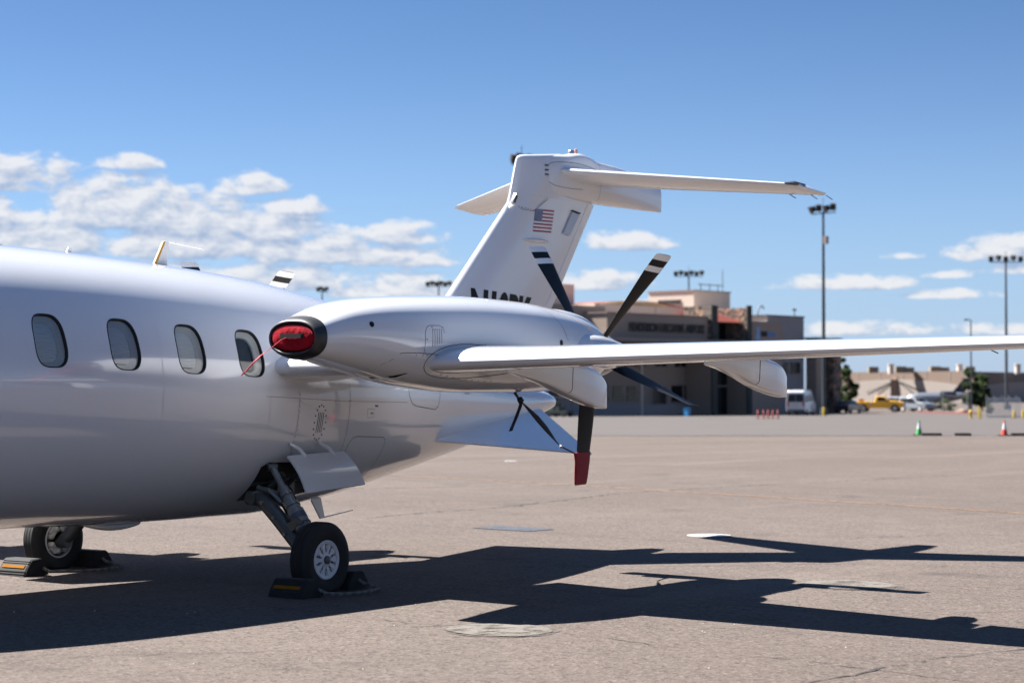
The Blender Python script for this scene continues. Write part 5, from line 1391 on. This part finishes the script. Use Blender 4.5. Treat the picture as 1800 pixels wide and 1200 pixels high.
# parked jet beyond the fence
def small_jet():
    J = empty('parked_jet', GP(px(1640, 292), 292), 'small silver jet with dark blue fin parked beyond the fence', 'airplane', rotz=heading(-.93, .36))
    st = [(0, 1.0, .02), (.5, 1.05, .32), (1.5, 1.2, .62), (3, 1.3, .75), (6, 1.35, .76), (8, 1.55, .55), (9.5, 1.75, .2)]
    Zc = pchip([(a[0], a[1]) for a in st]); Rr = pchip([(a[0], a[2]) for a in st])
    MB().loft([[Vector((4.5-x, Rr(x)*math.cos(q), Zc(x)+.25+Rr(x)*math.sin(q))) for q in [2*math.pi*j/20 for j in range(20)]] for x in [9.5*i/30 for i in range(31)]]).build('fuselage', mat('jet_silver', (.10, .115, .14), .3, coat=.6, var=.05), J)
    nb = mat('jet_navy', (.015, .022, .045), .35, coat=.5)
    MB().prism([(0, 0), (-1.9, 0), (-3.1, 2.3), (-1.95, 2.3)], (-2.4, -.06, 2.0), (1, 0, 0), (0, 0, 1), (0, .12, 0)).build('fin', nb, J, smooth=False)
    MB().prism([(0, -2.2), (-.9, 0), (0, 2.2), (.55, 2.2), (1.0, 0), (.55, -2.2)], (-4.9, 0, 4.2), (1, 0, 0), (0, 1, 0), (0, 0, .10)).build('tailplane', nb, J, smooth=False)
    MB().prism([(1.0, -.6), (-.2, -5.6), (-.9, -5.6), (-1.2, -.6), (-1.2, .6), (-.9, 5.6), (-.2, 5.6), (1.0, .6)], (.2, 0, 1.15), (1, 0, 0), (0, 1, 0), (0, 0, .14)).build('wing', mat('jet_silver', (.10, .115, .14), .3), J, smooth=False)
    for s in (-1, 1): MB().lathe([(-1.2, .22), (-1.0, .38), (.6, .42), (1.0, .36), (1.02, .26)], (-2.2, s*1.05, 2.1), (1, 0, 0), 18).build('engine', nb, J)
    for x, y in ((2.8, 0), (-.6, 1.2), (-.6, -1.2)): MB().tube([(x, y, 1.2), (x, y, .3)], .06, 8).lathe([(-.1, .1), (-.1, .24), (.1, .24), (.1, .1)], (x, y, .24), (0, 1, 0), 14).build('wheel_leg', dkbrown, J)
    for i in range(4): MB().lathe([(0, .14), (.02, .14)], (2.2-.7*i, -.755, 1.75), (0, -1, 0), 12).build('window', darkw, J)
small_jet()

# ---- trees and shrubs
barkm = mat('bark', (.075, .055, .042), .9, var=.3, scale=6)
def leafm(n, c): return mat(n, c, .9, var=.5, scale=1.6, spec=.1)
lm1, lm2 = leafm('leaf_dark', (.022, .036, .012)), leafm('leaf_olive', (.036, .046, .015))
def tree(r, d, h, w, label, name='tree', n=4600, m=lm1, trunk=True, zlow=.18, leaf=.15):
    rnd = random.Random(int(r*10+d)); T = empty(name, GP(r, d), label, 'tree' if trunk else 'shrub')
    if trunk:
        t = MB(); t.tube([(0, 0, 0), (.05, .02, h*.2), (-.03, .06, h*.45), (.04, 0, h*.75)], [.03*h, .025*h, .017*h, .006*h], 8)
        for i in range(8):
            a = rnd.uniform(0, 6.28); z0 = h*rnd.uniform(.22, .6); L_ = w*rnd.uniform(.25, .45)
            t.tube([(0, 0, z0), (L_*.5*math.cos(a), L_*.5*math.sin(a), z0+L_*.35), (L_*math.cos(a), L_*math.sin(a), z0+L_*.8)], [.010*h, .007*h, .003*h], 6)
        t.build('trunk', barkm, T)
    clumps = []
    for i in range(26):
        a = rnd.uniform(0, 6.28); q = rnd.random(); z = lerp(zlow, .96, q); rr = w*.5*math.sqrt(max(0, 1-((z-.52)/.52)**2))*rnd.uniform(.35, 1.0)
        clumps.append((rr*math.cos(a), rr*math.sin(a), z*h, w*rnd.uniform(.10, .22)))
    mb = MB()
    for i in range(n):
        c = rnd.choice(clumps); u = Vector((rnd.gauss(0, 1), rnd.gauss(0, 1), rnd.gauss(0, .8))).normalized()*c[3]*rnd.random()**.4
        p = Vector(c[:3])+u; a = Vector((rnd.gauss(0, 1), rnd.gauss(0, 1), rnd.gauss(0, 1))).normalized(); b = a.orthogonal().normalized(); s = leaf*rnd.uniform(.6, 1.5)
        mb.add([p-a*s, p+b*s*.5, p+a*s, p-b*s*.5], [(0, 1, 2, 3)])
    mb.build('crown', m, T, smooth=False, recalc=False)
    return T
tree(px(1489, 252), 252, 5.6, 2.4, 'dark leafy tree right of the stone canopy column')
tree(px(1478, 262), 262, 7.0, 2.2, 'taller tree half hidden behind the stone canopy column')
tree(px(1704, 262), 262, 5.4, 2.3, 'tall dense evergreen left of the street lamp', m=lm1)
tree(px(1726, 266), 266, 4.6, 2.6, 'broad dense evergreen right of the street lamp', m=lm1)
for xp, dd, hh, ww, lb in ((1636, 262, 1.0, 1.5, 'low round shrub nearest the grey car'), (1661, 258, 1.5, 1.6, 'tallest low shrub in front of the silver jet'), (1674, 255, .95, 1.5, 'dark low shrub under the jet fin'), (1738, 230, .9, 1.1, 'small shrub beside the yellow bollards')):
    tree(px(xp, dd), dd, hh, ww, lb, 'shrub', 700, lm2, False, .1, .10)

# ---- kerb, fence, bollards, cones and other small things
redk = mat('red_kerb', (0.1680, 0.0360, 0.0300), .8)
x0, x1 = site(px(1612, 240), 240), site(px(1712, 226), 226)
kb = MB(); 
for a, b in ((0, 1),):
    dirv = Vector((x1[0]-x0[0], x1[1]-x0[1], 0)).normalized(); nn = Vector((-dirv.y, dirv.x, 0))
    A_, B_ = Vector((*x0, -1.06)), Vector((*x1, -1.06))
    kb.add([A_, B_, B_+nn*.3, A_+nn*.3, A_+Vector((0, 0, .14)), B_+Vector((0, 0, .14)), B_+nn*.3+Vector((0, 0, .14)), A_+nn*.3+Vector((0, 0, .14))], [(0, 1, 2, 3), (4, 7, 6, 5), (0, 4, 5, 1), (1, 5, 6, 2), (2, 6, 7, 3), (3, 7, 4, 0)])
setp(kb.build('kerb', redk, None, smooth=False), 'red painted kerb along the planting strip', None, None, 'structure')
def boulder(xp, d, s, label):
    rnd = random.Random(xp); bm = bmesh.new(); bmesh.ops.create_icosphere(bm, subdivisions=2, radius=s)
    for v in bm.verts: v.co *= rnd.uniform(.8, 1.1); v.co.z = max(v.co.z*.75, -s*.2)
    me = bpy.data.meshes.new('boulder'); bm.to_mesh(me); bm.free()
    o = link('boulder', me, mat('sandstone', (0.2160, 0.1560, 0.1140), .9, var=.2, scale=3), None, GP(px(xp, d), d), False)
    o.location.z += s*.2; setp(o, label, 'boulder')
boulder(1692, 232, .6, 'large sandstone boulder in the planting strip')
boulder(1683, 234, .4, 'smaller sandstone boulder in the planting strip')
ybm = mat('bollard_yellow', (0.4650, 0.3150, 0.0150), .5, var=.1)
def bollard(xp, d, h, rad_, label):
    B_ = empty('bollard', GP(px(xp, d), d), label, 'bollard', 'yellow bollards by the fence')
    MB().lathe([(0, rad_), (h-.1, rad_), (h-.03, rad_*.8), (h, rad_*.3), (h+.005, .001)], (0, 0, 0), (0, 0, 1), 14).build('post', ybm, B_)
    MB().lathe([(0, rad_*1.5), (.04, rad_*1.5), (.05, rad_*1.1)], (0, 0, 0), (0, 0, 1), 14).build('base', conc2, B_)
bollard(1720, 176, 1.0, .075, 'left of the two thin yellow bollards standing close together')
bollard(1723, 170, .72, .07, 'right of the two thin yellow bollards standing close together')
bollard(1782, 174, .62, .11, 'short yellow bollard at the right end of the gate')
bollard(1798, 174, .68, .11, 'yellow bollard at the right edge of the picture')
bollard(1448, 206, .85, .13, 'yellow bollard at the rear of the white van')
# hydrant
hy = empty('fire_hydrant', GP(px(1706, 174), 174), 'stout yellow fire hydrant left of the bollards', 'hydrant')
MB().lathe([(0, .17), (.06, .17), (.07, .12), (.5, .12), (.52, .16), (.56, .16), (.66, .10), (.72, .05), (.74, .001)], (0, 0, 0), (0, 0, 1), 14).build('body', ybm, hy)
for a in (0, 2.1, 4.2): MB().tube([(0, 0, .40), (.20*math.cos(a), .20*math.sin(a), .40)], .055, 8).build('outlet', ybm, hy)
# gate and fence
galv = mat('galvanised', (.40, .42, .44), .5, metal=.2)
def gate():
    d = 178; r0, r1 = px(1734, d), px(1793, d); x, y, z = GP(r0, d)
    G_ = empty('security_gate', (x, y, z), 'galvanised sliding gate of upright bars by the right hand pole', 'gate', rotz=heading(1, 0)); W_ = r1-r0
    for h in (.12, 1.62): MB().box(0, W_, -.03, .03, h-.03, h+.03).build('rail', galv, G_, smooth=False)
    k = 18
    for i in range(k+1): MB().box(W_*i/k-.03, W_*i/k+.03, -.02, .02, .0, 1.95 if i % 4 == 0 else 1.75).build('bar', galv, G_, smooth=False)
    MB().box(W_*.62, W_*.72, -.06, -.035, .75, 1.15).build('notice', mat('pale_notice', (.35, .40, .47), .5), G_, smooth=False)
gate()
def fence(xa, xb, d, label):
    r0, r1 = px(xa, d), px(xb, d); x, y, z = GP(r0, d); W_ = r1-r0
    F_ = empty('wire_fence', (x, y, z), label, 'fence', rotz=heading(1, 0)); k = max(2, int(W_/2.4))
    for i in range(k+1): MB().tube([(W_*i/k, 0, 0), (W_*i/k, 0, 2.0), (W_*i/k, -.25, 2.3)], .035, 6).build('post', galv, F_)
    for h in (.1, 1.0, 1.95): MB().tube([(0, 0, h), (W_, 0, h)], .02, 6).build('rail', galv, F_)
    mb = MB(); n_ = int(W_/.22)
    for i in range(n_): 
        for sg in (-1, 1):
            a = W_*i/n_; mb.add([(a, 0, .1), (a+.008, 0, .1), (a+sg*1.0+.008, 0, 1.95), (a+sg*1.0, 0, 1.95)], [(0, 1, 2, 3)])
    setp(mb.build('wire_mesh', galv, F_, smooth=False, recalc=False), kind='stuff')
fence(1614, 1700, 246, 'chain link fence between the grey car and the evergreens')
# cones
def cone(xp, d, c, label):
    C_ = empty('traffic_cone', GP(px(xp, d), d), label, 'cone', 'cones on the white line')
    MB().box(-.19, .19, -.19, .19, 0, .045).build('base', rubber, C_, smooth=False)
    prof = lambda z: lerp(.125, .024, z/.60)
    MB().lathe([(.045, prof(0)), (.26, prof(.26))], (0, 0, 0), (0, 0, 1), 18).build('lower_cone', c, C_)
    MB().lathe([(.26, prof(.26)), (.50, prof(.50))], (0, 0, 0), (0, 0, 1), 18).build('collar', mat('cone_white', (0.5400, 0.5550, 0.5550), .5), C_)
    MB().lathe([(.50, prof(.50)), (.60, prof(.60)), (.605, .001)], (0, 0, 0), (0, 0, 1), 18).build('tip', c, C_)
cone(1615, 80, mat('cone_green', (0.0375, 0.3150, 0.0675), .5), 'green and white traffic cone on the white line')
cone(1765, 79, mat('cone_red', (0.5625, 0.0375, 0.0150), .5), 'orange red and white traffic cone on the white line')
for xp, w, lb in ((1637, .75, 'flat dark block with a pale band right of the green cone'), (1692, .62, 'short black block midway between the two cones'), (1795, .8, 'black block right of the red cone at the picture edge')):
    d = 79.0; x, y, z = GP(px(xp, d), d); W_ = empty('wheel_stop', (x, y, z), lb, 'wheel stop', 'black blocks on the white line', rotz=heading(1, 0))
    MB().loft([[Vector((sx*w/2, yy_, zz_)) for yy_, zz_ in ((-.10, 0), (.10, 0), (.06, .11), (-.06, .11))] for sx in (-1, 1)]).build('block', rubber, W_, smooth=False)
    MB().box(-w*.35, w*.35, -.092, -.070, .03, .055).build('band', ygm if xp == 1637 else dkbrown, W_, smooth=False)
# delineator posts
nth = ['leftmost', 'second', 'middle', 'fourth', 'rightmost']
for i, xp in enumerate((1332, 1342, 1350, 1358, 1367)):
    D_ = empty('delineator_post', GP(px(xp, 168), 168), nth[i]+' of the five red posts in front of the terminal entrance', 'post', 'red posts before the terminal', )
    MB().lathe([(0, .17), (.04, .17), (.05, .06)], (0, 0, 0), (0, 0, 1), 14).build('base', rubber, D_)
    MB().lathe([(.04, .062), (.70, .055), (.74, .03), (.745, .001)], (0, 0, 0), (0, 0, 1), 12).build('post', mat('delineator_red', (.50, .045, .03), .5), D_)
    for h in (.42, .58): MB().lathe([(h, .064), (h+.07, .063)], (0, 0, 0), (0, 0, 1), 12).build('band', mat('delineator_pale', (.55, .35, .33), .5), D_)
# blue bin
bb = empty('waste_bin', GP(px(1208, 200), 200), 'bright blue waste bin against the terminal wall', 'bin', rotz=heading(.66, .75))
MB().loft([[Vector((sx*.26*k, sy*.26*k, z)) for sx, sy in ((-1, -1), (1, -1), (1, 1), (-1, 1))] for z, k in ((0, .85), (.75, 1.0))]).build('body', mat('bin_blue', (.02, .20, .46), .5), bb, smooth=False)
MB().box(-.29, .29, -.29, .29, .751, .82).build('lid', mat('bin_blue_lid', (.015, .14, .33), .5), bb, smooth=False)
